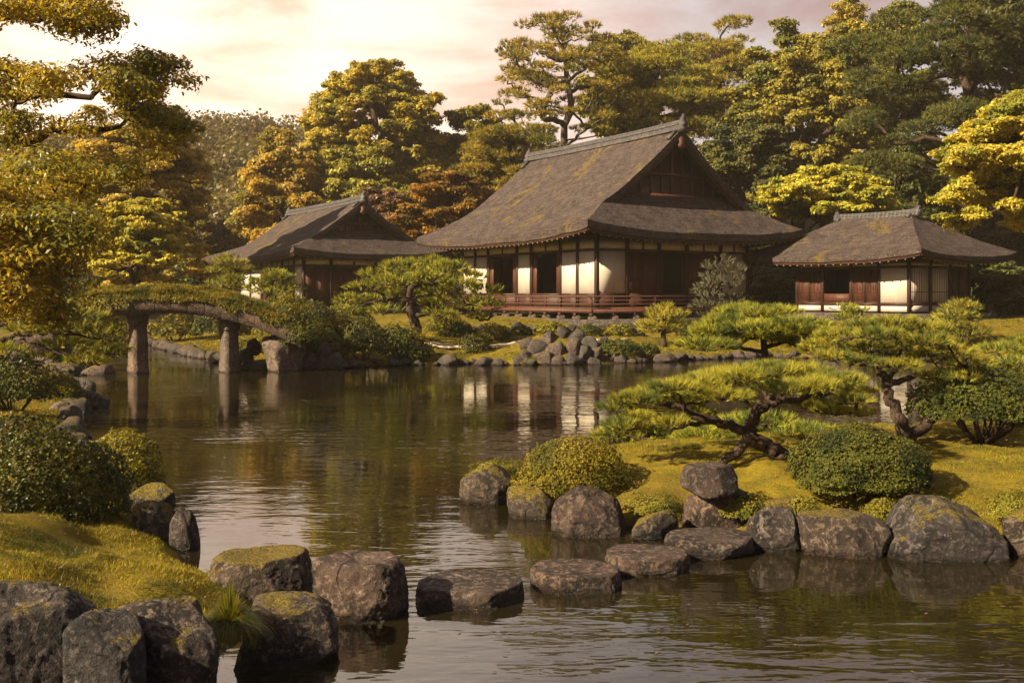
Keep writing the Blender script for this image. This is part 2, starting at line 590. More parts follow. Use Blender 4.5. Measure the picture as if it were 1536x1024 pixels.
M = dict(
    ground=ground_mat(), water=water_mat(),
    roof=bark_roof_mat('bark_roof'), tile=tile_mat('ridge_tile'),
    wood=wood_mat('dark_wood', (0.022, 0.0085, 0.0055), (0.060, 0.023, 0.013)),
    wood2=wood_mat('red_wood', (0.045, 0.014, 0.008), (0.105, 0.036, 0.018)),
    woodx=wood_mat('beam_wood', (0.022, 0.0085, 0.0055), (0.060, 0.023, 0.013), grain=(1.2, 1.2, 14)),
    plaster=plaster_mat('plaster', (0.56, 0.49, 0.41)),
    rafter_tip=plaster_mat('rafter_tip', (0.22, 0.16, 0.11)),
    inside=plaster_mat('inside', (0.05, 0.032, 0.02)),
    plinth=plaster_mat('plinth', (0.48, 0.43, 0.38)),
    path=plaster_mat('path', (0.55, 0.45, 0.32)),
    bark=bark_mat('bark', (0.020, 0.012, 0.008), (0.075, 0.045, 0.028)),
    bark_pine=bark_mat('pine_bark', (0.018, 0.012, 0.009), (0.085, 0.054, 0.038), 2.6),
    bark_grey=bark_mat('grey_bark', (0.035, 0.028, 0.022), (0.12, 0.095, 0.075)),
    rock=rock_mat('rock', (0.012, 0.010, 0.009), (0.052, 0.041, 0.036), (0.135, 0.108, 0.092), moss=0.20, lichen=0.55),
    rock_dark=rock_mat('dark_rock', (0.009, 0.008, 0.0075), (0.040, 0.032, 0.029), (0.125, 0.102, 0.090), moss=0.02, lichen=0.6),
    rock_bare=rock_mat('bare_rock', (0.016, 0.012, 0.010), (0.066, 0.047, 0.039), (0.155, 0.115, 0.095), moss=0.0, lichen=0.4),
    rock_mossy=rock_mat('mossy_rock', (0.013, 0.011, 0.009), (0.055, 0.043, 0.035), (0.135, 0.108, 0.088), moss=0.62, lichen=0.45),
    rock_shore=rock_mat('shore_rock', (0.022, 0.018, 0.017), (0.088, 0.072, 0.064), (0.20, 0.168, 0.148), moss=0.25, lichen=0.35, scale=1.0),
    bridge=rock_mat('bridge_stone', (0.060, 0.046, 0.036), (0.16, 0.118, 0.088), (0.25, 0.195, 0.15), moss=0.1, lichen=0.3),
    grass=leaf_mat('grass', (0.066, 0.058, 0.008), (0.155, 0.116, 0.013), (0.026, 0.031, 0.007), trans=0.35, clump=0.6, gloss=0.03),
    moss=leaf_mat('moss', (0.055, 0.055, 0.010), (0.125, 0.100, 0.014), (0.028, 0.034, 0.008), trans=0.3, clump=0.7, gloss=0.02),
    tuft=leaf_mat('tuft', (0.022, 0.030, 0.005), (0.085, 0.080, 0.009), trans=0.4),
    golden=leaf_mat('golden', (0.090, 0.076, 0.014), (0.175, 0.135, 0.022), (0.062, 0.062, 0.013), trans=0.45, clump=2.2, gain=3.0),
    golden_air=leaf_mat('golden_air', (0.092, 0.082, 0.012), (0.20, 0.160, 0.022), (0.070, 0.072, 0.014), trans=0.52, tcol=(1.45, 1.22, 0.5), clump=1.5),
    goldgreen=leaf_mat('goldgreen', (0.070, 0.070, 0.013), (0.130, 0.115, 0.018), (0.042, 0.048, 0.011), trans=0.40, clump=2.6, gain=3.0),
    olive=leaf_mat('olive', (0.055, 0.052, 0.010), (0.105, 0.082, 0.012), (0.034, 0.038, 0.010), trans=0.34, clump=2.4, gain=3.0),
    deep=leaf_mat('deep', (0.026, 0.032, 0.010), (0.055, 0.052, 0.012), (0.017, 0.022, 0.008), trans=0.28, clump=2.0, gain=2.7),
    lime=leaf_mat('lime', (0.105, 0.105, 0.014), (0.195, 0.170, 0.020), (0.070, 0.078, 0.012), trans=0.42, clump=1.6, gain=3.0),
    orange=leaf_mat('orange', (0.085, 0.044, 0.008), (0.15, 0.075, 0.010), (0.06, 0.045, 0.010), trans=0.42, clump=1.6),
    russet=leaf_mat('russet', (0.060, 0.036, 0.022), (0.105, 0.062, 0.034), trans=0.3),
    pine=leaf_mat('pine', (0.055, 0.063, 0.011), (0.150, 0.132, 0.017), (0.035, 0.043, 0.011), trans=0.28, clump=0.45, gain=2.7),
    pine_far=leaf_mat('pine_far', (0.065, 0.060, 0.012), (0.135, 0.100, 0.014), (0.040, 0.043, 0.010), trans=0.25, clump=2.2, gain=3.0),
    pine_dark=leaf_mat('pine_dark', (0.026, 0.030, 0.010), (0.060, 0.052, 0.012), (0.018, 0.022, 0.009), trans=0.2, clump=1.8, gain=2.7),
    grey_pine=leaf_mat('grey_pine', (0.034, 0.036, 0.022), (0.070, 0.066, 0.040), trans=0.25),
    azalea=leaf_mat('azalea', (0.030, 0.037, 0.008), (0.075, 0.072, 0.011), (0.020, 0.026, 0.007), trans=0.25, clump=0.5, gloss=0.03, gain=1.7),
    azalea_gold=leaf_mat('azalea_gold', (0.060, 0.056, 0.008), (0.125, 0.106, 0.012), (0.036, 0.040, 0.008), trans=0.32, clump=0.5),
    far_wood=leaf_mat('far_wood', (0.050, 0.048, 0.014), (0.105, 0.078, 0.018), (0.085, 0.050, 0.018), trans=0.3, clump=9.0, gain=1.5),
)

# ------------------------------------------------------------------ ground, pond
def poly_sd(P, poly):
    """signed distance, positive inside"""
    poly = np.asarray(poly, float)
    d = np.full(len(P), 1e9)
    inside = np.zeros(len(P), bool)
    for a, b in zip(poly, np.roll(poly, -1, axis=0)):
        e = b - a
        v = P - a
        tt = np.clip((v @ e) / max(e @ e, 1e-9), 0, 1)
        d = np.minimum(d, np.linalg.norm(v - tt[:, None] * e, axis=1))
        c = ((a[1] > P[:, 1]) != (b[1] > P[:, 1]))
        with np.errstate(divide='ignore', invalid='ignore'):
            xi = (b[0] - a[0]) * (P[:, 1] - a[1]) / (b[1] - a[1]) + a[0]
        inside ^= c & (P[:, 0] < xi)
    return np.where(inside, d, -d)


LEFT = [(-2.7, 2.0), (-2.7, 5.1), (-2.35, 6.0), (-1.9, 6.8), (-1.75, 7.4), (-2.0, 8.2), (-2.95, 9.1), (-3.3, 10.1), (-4.0, 11.5),
        (-5.2, 13.2), (-6.9, 16.0), (-8.6, 19.5), (-9.6, 22.5), (-11.6, 26.0), (-13.1, 29.0), (-14.3, 33.0), (-16.6, 39.0),
        (-20.5, 50.0), (-40, 56), (-90, 60), (-90, 2)]
FAR = [(-19.5, 54), (-18.2, 49.5), (-15.0, 43.5), (-12.4, 39.0), (-9.6, 34.6), (-8.4, 32.2), (-7.0, 32.3), (-5.2, 33.8), (-3.9, 34.5),
       (-1.6, 35.1), (0.7, 34.6), (3.1, 35.4), (5.7, 36.5), (8.7, 38.6), (13, 38.4), (17, 36), (22, 32), (32, 29), (90, 26),
       (420, 26), (420, 460), (-420, 460), (-420, 62), (-90, 62), (-40, 58)]
ISLE = [(-0.62, 12.3), (-0.1, 11.75), (0.45, 10.95), (1.25, 10.65), (1.75, 10.45), (2.4, 10.05), (2.85, 9.95), (3.6, 9.75),
        (4.7, 9.65), (7, 9.2), (11, 9.0), (15, 10), (17, 14), (14, 17.5), (9, 17.9), (5.2, 17.2), (2.4, 16.6), (1.0, 15.4), (-0.1, 13.9), (-0.65, 13.1)]


def smooth(x):
    x = np.clip(x, 0, 1)
    return x * x * (3 - 2 * x)


def ground_h(X, Y):
    P = np.stack([np.asarray(X, float).ravel(), np.asarray(Y, float).ravel()], 1)
    p3 = np.concatenate([P, np.zeros((len(P), 1))], 1)
    wob = fbm(p3 * 0.7, 3) * 0.22
    lump = fbm(p3 * 1.9 + 40, 3)
    big = fbm(p3 * 0.22 + 9, 3)
    h = np.full(len(P), -0.9)
    d = poly_sd(P, LEFT) + wob * 0.5
    hl = 0.16 * smooth(d / 0.35) + 0.62 * smooth(d / 2.6) + 0.06 * np.clip(d - 2, 0, 12) + 0.075 * lump * smooth(d / 0.8) - 0.9 * smooth(-d / 1.2) - 0.04
    far_fade = smooth((P[:, 1] - 14) / 10)
    hl -= far_fade * 0.35 * smooth(d / 2.0)
    h = np.maximum(h, hl)
    d = poly_sd(P, ISLE) + wob * 0.4
    hi = 0.14 * smooth(d / 0.25) + 0.36 * smooth(d / 2.2) + 0.06 * lump * smooth(d / 0.6) - 0.9 * smooth(-d / 1.2) - 0.03
    h = np.maximum(h, hi)
    d = poly_sd(P, FAR) + wob
    hf = 0.22 * smooth(d / 0.5) + 0.55 * smooth((d - 0.8) / 5.0) + 0.55 * smooth((d - 5) / 7) + 0.05 * lump * smooth(d / 1.0) - 0.9 * smooth(-d / 1.5) - 0.03
    X_, Y_ = P[:, 0], P[:, 1]
    hf += 0.7 * np.exp(-((X_ - 1.7) / 1.7) ** 2 - ((Y_ - 37.0) / 1.2) ** 2)
    back = np.clip(Y_ - 66, 0, 90)
    side = smooth((X_ + 8) / 50)
    hf += back * (0.05 + 0.17 * side) + 0.8 * big * smooth((Y_ - 64) / 20)
    hf += 24 * np.exp(-(((X_ + 58) / 62) ** 2 + ((Y_ - 205) / 58) ** 2)) * smooth((Y_ - 90) / 40)
    h = np.maximum(h, hf)
    return h.reshape(np.shape(X))


def gz(x, y):
    return float(ground_h(np.array([x]), np.array([y]))[0])


def steps(parts):
    return np.concatenate([np.arange(a, b, s) for a, b, s in parts])


gx = steps([(-420, -90, 15), (-90, -30, 3), (-30, -9, 0.4), (-9, 9, 0.13), (9, 30, 0.4), (30, 90, 3), (90, 436, 15)])
gy = steps([(-30, 2, 4), (2, 19, 0.13), (19, 58, 0.35), (58, 100, 1.5), (100, 240, 4), (240, 461, 15)])
GX, GY = np.meshgrid(gx, gy, indexing='ij')
mb = MB()
mb.grid(np.stack([GX, GY, ground_h(GX, GY)], -1))
tag(mb.obj('ground', M['ground'], smooth=True), kind='structure')

mb = MB()
wx, wy = np.linspace(-110, 110, 45), np.linspace(-29, 62, 20)
A, B = np.meshgrid(wx, wy, indexing='ij')
mb.grid(np.stack([A, B, A * 0], -1))
tag(mb.obj('water', M['water']), kind='structure')

# pale garden path across the far lawn
pl = [(-5.5, 38.6), (-3.2, 38.2), (-1.0, 38.0), (0.6, 38.4), (2.3, 39.4), (4.6, 40.6)]
fine = []
for (a, b) in zip(pl[:-1], pl[1:]):
    for k in range(8):
        fine.append(np.array(a) + (np.array(b) - np.array(a)) * k / 8)
fine = np.array(fine + [np.array(pl[-1])])
tn = unit(np.gradient(fine, axis=0))
nn = np.stack([-tn[:, 1], tn[:, 0]], 1)
G = []
for q in (-0.35, 0.35):
    e = fine + nn * q
    G.append(np.concatenate([e, (ground_h(e[:, 0], e[:, 1]) + 0.03)[:, None]], 1))
mb = MB()
mb.grid(np.stack(G, 1))
tag(mb.obj('path', M['path'], smooth=True), kind='structure')
mb = MB()
e = fine - nn * 0.42
mb.tube(np.concatenate([e, (ground_h(e[:, 0], e[:, 1]) + 0.10)[:, None]], 1), np.full(len(e), 0.045), 6)
tag(mb.obj('path_edging_pole', M['path'], smooth=True), 'long pale bamboo pole laid as edging along the far lawn path', 'edging')


# ------------------------------------------------------------------ the three timber buildings
def building(name, label, base, rot, W, L, ov, he, lift, hr, pb, verge, ridge, curve, th, walls, floor_z, ground_z, far_in=0.0):
    """local x = along the gable face, local y = along the ridge (going away); z = 0 at the floor.
    pb: share of the slope where the hip ends and the gable starts (1 = fully hipped)"""
    root = thing(name, label, 'building', base, rot)
    oxl, oxr, oyn, oyf = ov
    xc = W / 2
    hipped = pb >= 1

    def prof(p):
        return he + (hr - he) * (curve * p + (1 - curve) * p * p)

    y0, y1 = (ridge if hipped else (-verge, L + verge - far_in))

    def zlift(al, p):
        return lift * np.abs(al) ** 3.0 * np.clip(1 - p / max(pb, 0.5), 0, 1) ** 1.6

    def slope(side, dz=0.0, inset=0.0, n=26, m=30):
        g = np.zeros((n, m, 3))
        for i, p in enumerate(np.linspace(0, 1, n)):
            xe = -oxl if side < 0 else W + oxr
            xx = xe + (xc - xe) * p
            q = min(p / pb, 1.0)
            a = -oyn + inset + (y0 + oyn - inset) * q
            b = L + oyf - inset + (y1 - L - oyf + inset) * q
            if hipped and p == 1:
                a, b = ridge
            u = np.linspace(0, 1, m)
            y = a + (b - a) * u
            g[i, :, 0] = xx
            g[i, :, 1] = y
            g[i, :, 2] = prof(p) + zlift(2 * u - 1, p) + dz
        return g

    yw = 0.35 if not hipped else None

    def skirt(near, dz=0.0, n=18, m=30):
        qmax = 1.0 if hipped else (oyn + yw) / (oyn + y0)
        g = np.zeros((n, m, 3))
        for i, q in enumerate(np.linspace(0, qmax, n)):
            p = pb * q
            y = (-oyn + (y0 + oyn) * q) if near else (L + oyf + (y1 - L - oyf) * q)
            pc = p
            a = -oxl + (xc + oxl) * pc
            b = W + oxr + (xc - W - oxr) * pc
            u = np.linspace(0, 1, m)
            g[i, :, 0] = a + (b - a) * u
            g[i, :, 1] = y
            g[i, :, 2] = prof(p) + zlift(2 * u - 1, p) + dz
        return g

    mb = MB()
    for s_ in (-1, 1):
        t_, b_ = slope(s_), slope(s_, -th)
        mb.grid(t_)
        mb.grid(b_[:, ::-1])
        for e1, e2 in ((t_[0], b_[0]), (t_[:, 0], b_[:, 0]), (t_[:, -1], b_[:, -1])):
            mb.grid(np.stack([e1, e2]))
    for near in (True, False):
        t_, b_ = skirt(near), skirt(near, -th)
        mb.grid(t_)
        mb.grid(b_[:, ::-1])
        mb.grid(np.stack([t_[0], b_[0]]))
        mb.grid(np.stack([t_[-1], b_[-1]]))
    me = mb.mesh('roof')
    # a ragged, slightly uneven skin
    co = np.empty(len(me.vertices) * 3, np.float32)
    me.vertices.foreach_get('co', co)
    co = co.reshape(-1, 3)
    co[:, 2] += 0.035 * fbm(co * 0.9, 3) + 0.015 * vnoise(co * 5)
    me.vertices.foreach_set('co', co.ravel())
    me.polygons.foreach_set('use_smooth', np.ones(len(me.polygons), bool))
    roof = obj('roof', me, M['roof'], root)
    try:
        me.set_sharp_from_angle(angle=math.radians(40))
    except Exception:
        pass

    # eave boards under the bark, and the rafters that show below the edge
    mb = MB()
    zb = -th - 0.035
    for s_ in (-1, 1):
        g = slope(s_, zb)
        xe = -oxl if s_ < 0 else W + oxr
        k = 10
        gg = g[:k].copy()
        gg[:, :, 0] = np.where(np.abs(gg[:, :, 0] - xe) < 0.06, xe - np.sign(xe - xc) * 0.06, gg[:, :, 0])
        mb.grid(gg[:, ::-1])
        # a fascia strip of thin boards
        f1 = slope(s_, -th + 0.01)[0].copy(); f2 = slope(s_, -th - 0.13)[0].copy()
        f1[:, 0] -= np.sign(xe - xc) * 0.05; f2[:, 0] -= np.sign(xe - xc) * 0.09
        mb.grid(np.stack([f1, f2]))
    for near in (True, False):
        ye = -oyn if near else L + oyf
        g = skirt(near, zb)[:10].copy()
        mb.grid(g[:, ::-1])
        f1 = skirt(near, -th + 0.01)[0].copy(); f2 = skirt(near, -th - 0.13)[0].copy()
        sg = 1 if near else -1
        f1[:, 1] += sg * 0.05; f2[:, 1] += sg * 0.09
        mb.grid(np.stack([f1, f2]))
    mb.obj('eave_boards', M['wood'], roof)

    def ez(al, p):          # underside height at eave-wise position
        return prof(p) + float(zlift(np.array(al), p)) - th - 0.05

    rb = MB()
    rb.bar((0, 0, 0), (1, 0, 0), 0.075, 0.085)
    rm = rb.mesh('rafter')
    rm.materials.append(M['woodx'])
    tipb = MB()
    tipb.box(-0.012, 0.0, -0.034, 0.034, -0.04, 0.04)
    tm = tipb.mesh('rafter_tip')
    tm.materials.append(M['rafter_tip'])
    runs = []
    stepn = 0.42
    for k in np.arange(-oyn + 0.45, L + oyf - 0.3, stepn):
        runs.append(('x', -1, k))
    for k in np.arange(-oxl + 0.45, W + oxr - 0.3, stepn):
        runs.append(('y', -1, k))
    for kind_, sg, k in runs[:96]:
        if kind_ == 'x':
            u = (k + oyn) / (L + oyn + oyf) * 2 - 1
            p1 = (oxl + 0.15) / (xc + oxl)
            ins = 0.14
            rc_ = min(oxl + 0.15, 0.85 * min(k + oyn, L + oyf - k))
            p1 = rc_ / (xc + oxl)
            a = np.array([-oxl + ins, k, ez(u, 0.0) - 0.11])
            b = np.array([-oxl + max(rc_, 0.3), k, ez(u, p1) - 0.13])
        else:
            u = (k + oxl) / (W + oxl + oxr) * 2 - 1
            p1 = pb * (oyn + 0.15) / (oyn + y0) if not hipped else (oyn + 0.15) / (oyn + y0)
            ins = 0.14
            rc_ = min(oyn + 0.15, 0.85 * min(k + oxl, W + oxr - k))
            p1 = pb * rc_ / (oyn + y0)
            a = np.array([k, -oyn + ins, ez(u, 0.0) - 0.11])
            b = np.array([k, -oyn + max(rc_, 0.3), ez(u, p1) - 0.13])
        # keep rafters inside the hip
        d = b - a
        ln = np.linalg.norm(d)
        o = bpy.data.objects.new('rafter', rm)
        COL.objects.link(o)
        o.parent = root
        o.location = a
        q = Vector(d).to_track_quat('X', 'Z')
        o.rotation_mode = 'QUATERNION'
        o.rotation_quaternion = q
        o.scale = (ln, 1, 1)
        if name == 'temple_hall' or kind_ == 'y' or True:
            tp = bpy.data.objects.new('rafter_tip', tm)
            COL.objects.link(tp)
            tp.parent = o

    # ridge: stacked tiles under a round cap, and end ornaments
    ry0, ry1 = (ridge[0] - 0.25, ridge[1] + 0.25) if hipped else (y0 + 0.02, y1 - 0.02)
    zr = hr - 0.08
    sc = th / 0.34 * 0.74
    n = 24
    yy = np.linspace(ry0, ry1, n)
    sag = 0.10 * sc * (np.abs(2 * (yy - ry0) / (ry1 - ry0) - 1) ** 3)
    mb = MB()
    for (hw, za, zc_) in ((0.36 * sc, -0.10, 0.14), (0.27 * sc, 0.14, 0.26), (0.31 * sc, 0.26, 0.31), (0.22 * sc, 0.31, 0.46)):
        za, zc_ = za * sc, zc_ * sc
        g = np.zeros((5, n, 3))
        for i, (cx, cz) in enumerate(((-hw, za), (-hw * 0.94, zc_), (hw * 0.94, zc_), (hw, za), (-hw, za))):
            g[i, :, 0] = xc + cx
            g[i, :, 1] = yy
            g[i, :, 2] = zr + cz + sag
        mb.grid(g[::-1])
        for e in (0, -1):
            mb.add(g[:4, e], [np.array([[0, 1, 2, 3]])])
    rc = mb.obj('ridge', M['tile'], roof)
    mb = MB()
    mb.tube(np.stack([np.full(n, xc), yy, zr + 0.50 * sc + sag], 1), np.full(n, 0.13 * sc), 8)
    mb.obj('ridge_cap', M['tile'], rc, smooth=True)
    for e, sg in ((ry0, -1), (ry1, 1)):
        mb = MB()
        z0 = zr + 0.10 * sc
        poly = [(-0.42, -0.28), (-0.46, 0.05), (-0.30, 0.10), (-0.33, 0.38), (-0.20, 0.52), (-0.17, 0.72), (-0.05, 0.78), (0, 0.98),
                (0.05, 0.78), (0.17, 0.72), (0.20, 0.52), (0.33, 0.38), (0.30, 0.10), (0.46, 0.05), (0.42, -0.28)]
        mb.prism([(xc + a * sc, z0 + b * sc) for a, b in poly], 'y', e + sg * 0.02, e + sg * 0.20)
        mb.box(xc - 0.17 * sc, xc + 0.17 * sc, min(e + sg * .2, e + sg * .27), max(e + sg * .2, e + sg * .27), z0 + 0.12 * sc, z0 + 0.42 * sc)
        # shoulders that run down the slope
        for sx in (-1, 1):
            px_ = [xc + sx * 0.30 * sc, xc + sx * 0.62 * sc, xc + sx * 0.95 * sc]
            pz_ = [prof(1 - abs(x_ - xc) / (xc + oxl)) + 0.10 * sc for x_ in px_]
            mb.tube(np.array([[x_, e - sg * 0.18, z_] for x_, z_ in zip(px_, pz_)]), [0.15 * sc, 0.14 * sc, 0.17 * sc], 8)
        mb.obj('ridge_ornament', M['tile'], rc)

    # gables
    if not hipped:
        for near in (True, False):
            mb = MB()
            yg = yw - 0.02 if near else L - far_in - yw + 0.02
            xs = np.linspace(-oxl + (xc + oxl) * pb * 0.9, W + oxr - (xc + oxl) * pb * 0.9, 33)
            ptop = [prof(1 - abs(x - xc) / (xc + oxl)) - th * 0.7 for x in xs]
            zb_ = prof(pb) - 0.3
            poly = [(xs[0], zb_ - 0.3)] + [(x, max(z, zb_ - 0.29)) for x, z in zip(xs, ptop)] + [(xs[-1], zb_ - 0.3)]
            mb.prism(poly, 'y', min(yg, yg + (0.1 if near else -0.1)), max(yg, yg + (0.1 if near else -0.1)))
            gw = mb.obj('gable_wall', M['wood'], roof)
            # boards, struts and a tie beam on the gable
            mb = MB()
            sg = -1 if near else 1
            yb = yg + sg * 0.002
            ht = hr - zb_
            zt = zb_ + ht * 0.20
            def inside(z):
                lo, hi = 0.0, 1.0
                for _ in range(30):
                    md = (lo + hi) / 2
                    if prof(md) - th < z: lo = md
                    else: hi = md
                return (1 - lo) * (xc + oxl)
            for z_, h_ in ((zt, 0.20), (zt + ht * 0.26, 0.16)):
                hw = inside(z_ + h_) - 0.05
                if hw > 0.2:
                    mb.box(xc - hw, xc + hw, min(yb, yb + sg * 0.12), max(yb, yb + sg * 0.12), z_, z_ + h_)
            for k in np.linspace(-0.8, 0.8, 9):
                hw = inside(zt + 0.2)
                x_ = xc + k * hw
                z2 = prof(1 - abs(x_ - xc) / (xc + oxl)) - th - 0.05
                if z2 > zt + 0.25:
                    wd = 0.09 if abs(k) > 0.05 else 0.16
                    mb.box(x_ - wd / 2, x_ + wd / 2, min(yb, yb + sg * 0.07), max(yb, yb + sg * 0.07), zt + 0.2, z2)
            mb.obj('gable_struts', M['wood2'], roof)
            # barge boards
            for sx in (-1, 1):
                mb = MB()
                ps = np.linspace(pb * 0.98, 1.0, 18)
                xe = -oxl if sx < 0 else W + oxr
                for (dz1, dz2, yy1, yy2) in ((-th + 0.03, -th - 0.36 * sc, 0.10, 0.18), (-th * 0.98, -th - 0.14 * sc, 0.02, 0.098)):
                    ya = (y0 + yy1) if near else (y1 - yy1)
                    yb2 = (y0 + yy2) if near else (y1 - yy2)
                    g = np.zeros((5, len(ps), 3))
                    for i, (dz, y_) in enumerate(((dz1, ya), (dz2, ya), (dz2, yb2), (dz1, yb2), (dz1, ya))):
                        g[i, :, 0] = xe + (xc - xe) * ps - sx * -0.0
                        g[i, :, 1] = y_
                        g[i, :, 2] = prof(ps) + dz
                    mb.grid(g)
                    for e in (0, -1):
                        mb.add(g[:4, e], [np.array([[0, 1, 2, 3]])])
                mb.obj('barge_board', M['woodx'], roof)
            # carved pendant under the peak
            mb = MB()
            yp = (y0 + 0.02) if near else (y1 - 0.02)
            zt2 = hr - th - 0.02
            poly = [(0.0, 0), (0.26, -0.22), (0.20, -0.48), (0.34, -0.62), (0.24, -0.86), (0.09, -0.84), (0, -1.1),
                    (-0.09, -0.84), (-0.24, -0.86), (-0.34, -0.62), (-0.20, -0.48), (-0.26, -0.22)]
            mb.prism([(xc + a * sc, zt2 + b * sc) for a, b in poly], 'y', min(yp, yp - sg * -0.0) - 0.06, yp + 0.0)
            mb.obj('gable_pendant', M['wood2'], roof)

    # walls ------------------------------------------------------------
    top = he - th - 0.02
    T = 0.10
    nb, nt = walls['lintel'], walls['head']          # lintel z, head beam z
    mb = MB()
    mb.box(0.25, W - 0.25, 0.25, L - 0.25, floor_z - 0.02, floor_z)
    mb.obj('floor', M['wood2'], root)
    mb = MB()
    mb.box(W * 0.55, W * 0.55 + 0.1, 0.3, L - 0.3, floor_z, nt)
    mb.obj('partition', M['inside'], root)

    def place(face, a, b, z0, z1, d0, d1):
        """box between a..b along a face; d0..d1 outward"""
        if face == 'left': return (-d1, -d0, a, b, z0, z1)
        if face == 'front': return (a, b, -d1, -d0, z0, z1)
        if face == 'right': return (W + d0, W + d1, a, b, z0, z1)
        return (a, b, L + d0, L + d1, z0, z1)

    pw = walls.get('post', 0.17)
    for face, bays in walls['faces'].items():
        edges = [b_[0] for b_ in bays] + [bays[-1][1]]
        for e in edges[(1 if face in ('front', 'back') else 0):]:
            if face == 'back' and e == edges[-1]:
                continue
            mb = MB()
            mb.box(*place(face, e - pw / 2, e + pw / 2, floor_z - walls['skirt'], top + 0.35, -pw * 0.5, pw * 0.5))
            mb.obj('post', M['wood'], root)
        ln0, ln1 = edges[0], edges[-1]
        for z_, h_, nm in ((nb, 0.11, 'lintel_beam'), (nt, 0.16, 'head_beam'), (floor_z - 0.13, 0.13, 'sill_beam')):
            for (a, b, *_r) in bays:
                mb = MB()
                mb.box(*place(face, a + pw / 2 + 0.002, b - pw / 2 - 0.002, z_, z_ + h_, -0.05, 0.055))
                mb.obj(nm, M['woodx'], root)
        for (a, b, kind_) in bays:
            a2, b2 = a + pw / 2 + 0.004, b - pw / 2 - 0.004
            mid = (a2 + b2) / 2
            # transom band, split in two by a strut on wide bays
            mb = MB()
            mb.box(*place(face, a2, b2, nb + 0.113, nt - 0.003, -0.02, 0.015))
            tr_ = mb.obj('transom_panel', M['plaster'], root)
            if b - a > 1.9:
                mb = MB()
                mb.box(*place(face, mid - 0.05, mid + 0.05, nb + 0.115, nt - 0.005, 0.0155, 0.05))
                mb.obj('strut', M['wood'], tr_)
            mb = MB()
            mb.box(*place(face, a2, b2, nt + 0.163, top + 0.3, -0.02, 0.015))
            mb.obj('upper_panel', M['wood'], root)
            z0, z1 = floor_z + 0.004, nb - 0.003
            if kind_ == 'white':
                mb = MB()
                mb.box(*place(face, a2, b2, z0, z1, -0.02, 0.018))
                mb.obj('wall_panel', M['plaster'], root)
            elif kind_ in ('doors', 'lattice'):
                nd = 2 if b - a < 2.4 else 4
                for k in range(nd):
                    da, db = a2 + (b2 - a2) * k / nd, a2 + (b2 - a2) * (k + 1) / nd
                    off = 0.0 if k % 2 == 0 else 0.035
                    mb = MB()
                    mb.box(*place(face, da + 0.002, db - 0.002, z0, z1, -0.05 + off, -0.03 + off))
                    dr = mb.obj('sliding_door', M['wood2' if kind_ == 'doors' else 'wood2'], root)
                    mb = MB()
                    fr_ = 0.05
                    o0, o1 = -0.029 + off, -0.008 + off
                    mb.box(*place(face, da + 0.003, da + fr_, z0, z1, o0, o1))
                    mb.box(*place(face, db - fr_, db - 0.003, z0, z1, o0, o1))
                    for zz in (z0, z0 + (z1 - z0) * 0.3, z1 - 0.06):
                        mb.box(*place(face, da + fr_ + 0.001, db - fr_ - 0.001, zz + 0.001, zz + 0.055, o0, o1))
                    nbar = 5 if kind_ == 'lattice' else 3
                    for q in range(1, nbar):
                        c = da + (db - da) * q / nbar
                        mb.box(*place(face, c - 0.012, c + 0.012, z0 + (z1 - z0) * 0.3 + 0.06, z1 - 0.062, o0, o1 - 0.006))
                    mb.obj('lattice', M['wood'], dr)
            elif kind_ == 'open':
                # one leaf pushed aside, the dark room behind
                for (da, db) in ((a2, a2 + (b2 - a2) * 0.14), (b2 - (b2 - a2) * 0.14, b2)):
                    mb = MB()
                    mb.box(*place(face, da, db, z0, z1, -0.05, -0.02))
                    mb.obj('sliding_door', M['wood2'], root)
            elif kind_ == 'window':
                mb = MB()
                mb.box(*place(face, a2, b2, z0, z0 + (z1 - z0) * 0.26, -0.03, 0.0))
                mb.obj('low_panel', M['wood2'], root)
            elif kind_ == 'paper':
                mb = MB()
                mb.box(*place(face, a2, b2, z0, z1, -0.04, -0.02))
                pp = mb.obj('paper_screen', M['plaster'], root)
                mb = MB()
                for q in range(1, 8):
                    c = a2 + (b2 - a2) * q / 8
                    mb.box(*place(face, c - 0.007, c + 0.007, z0, z1, -0.019, -0.004))
                for zz in (z0, z0 + (z1 - z0) * 0.3):
                    mb.box(*place(face, a2, b2, zz, zz + 0.03, -0.0038, 0.004))
                mb.obj('lattice', M['wood2'], pp)
            # boarding between floor and veranda
            mb = MB()
            mb.box(*place(face, a2, b2, floor_z - walls['skirt'], floor_z - 0.133, -0.03, 0.0))
            mb.obj('base_panel', M['plinth' if walls.get('white_base') else 'wood'], root)
    return root


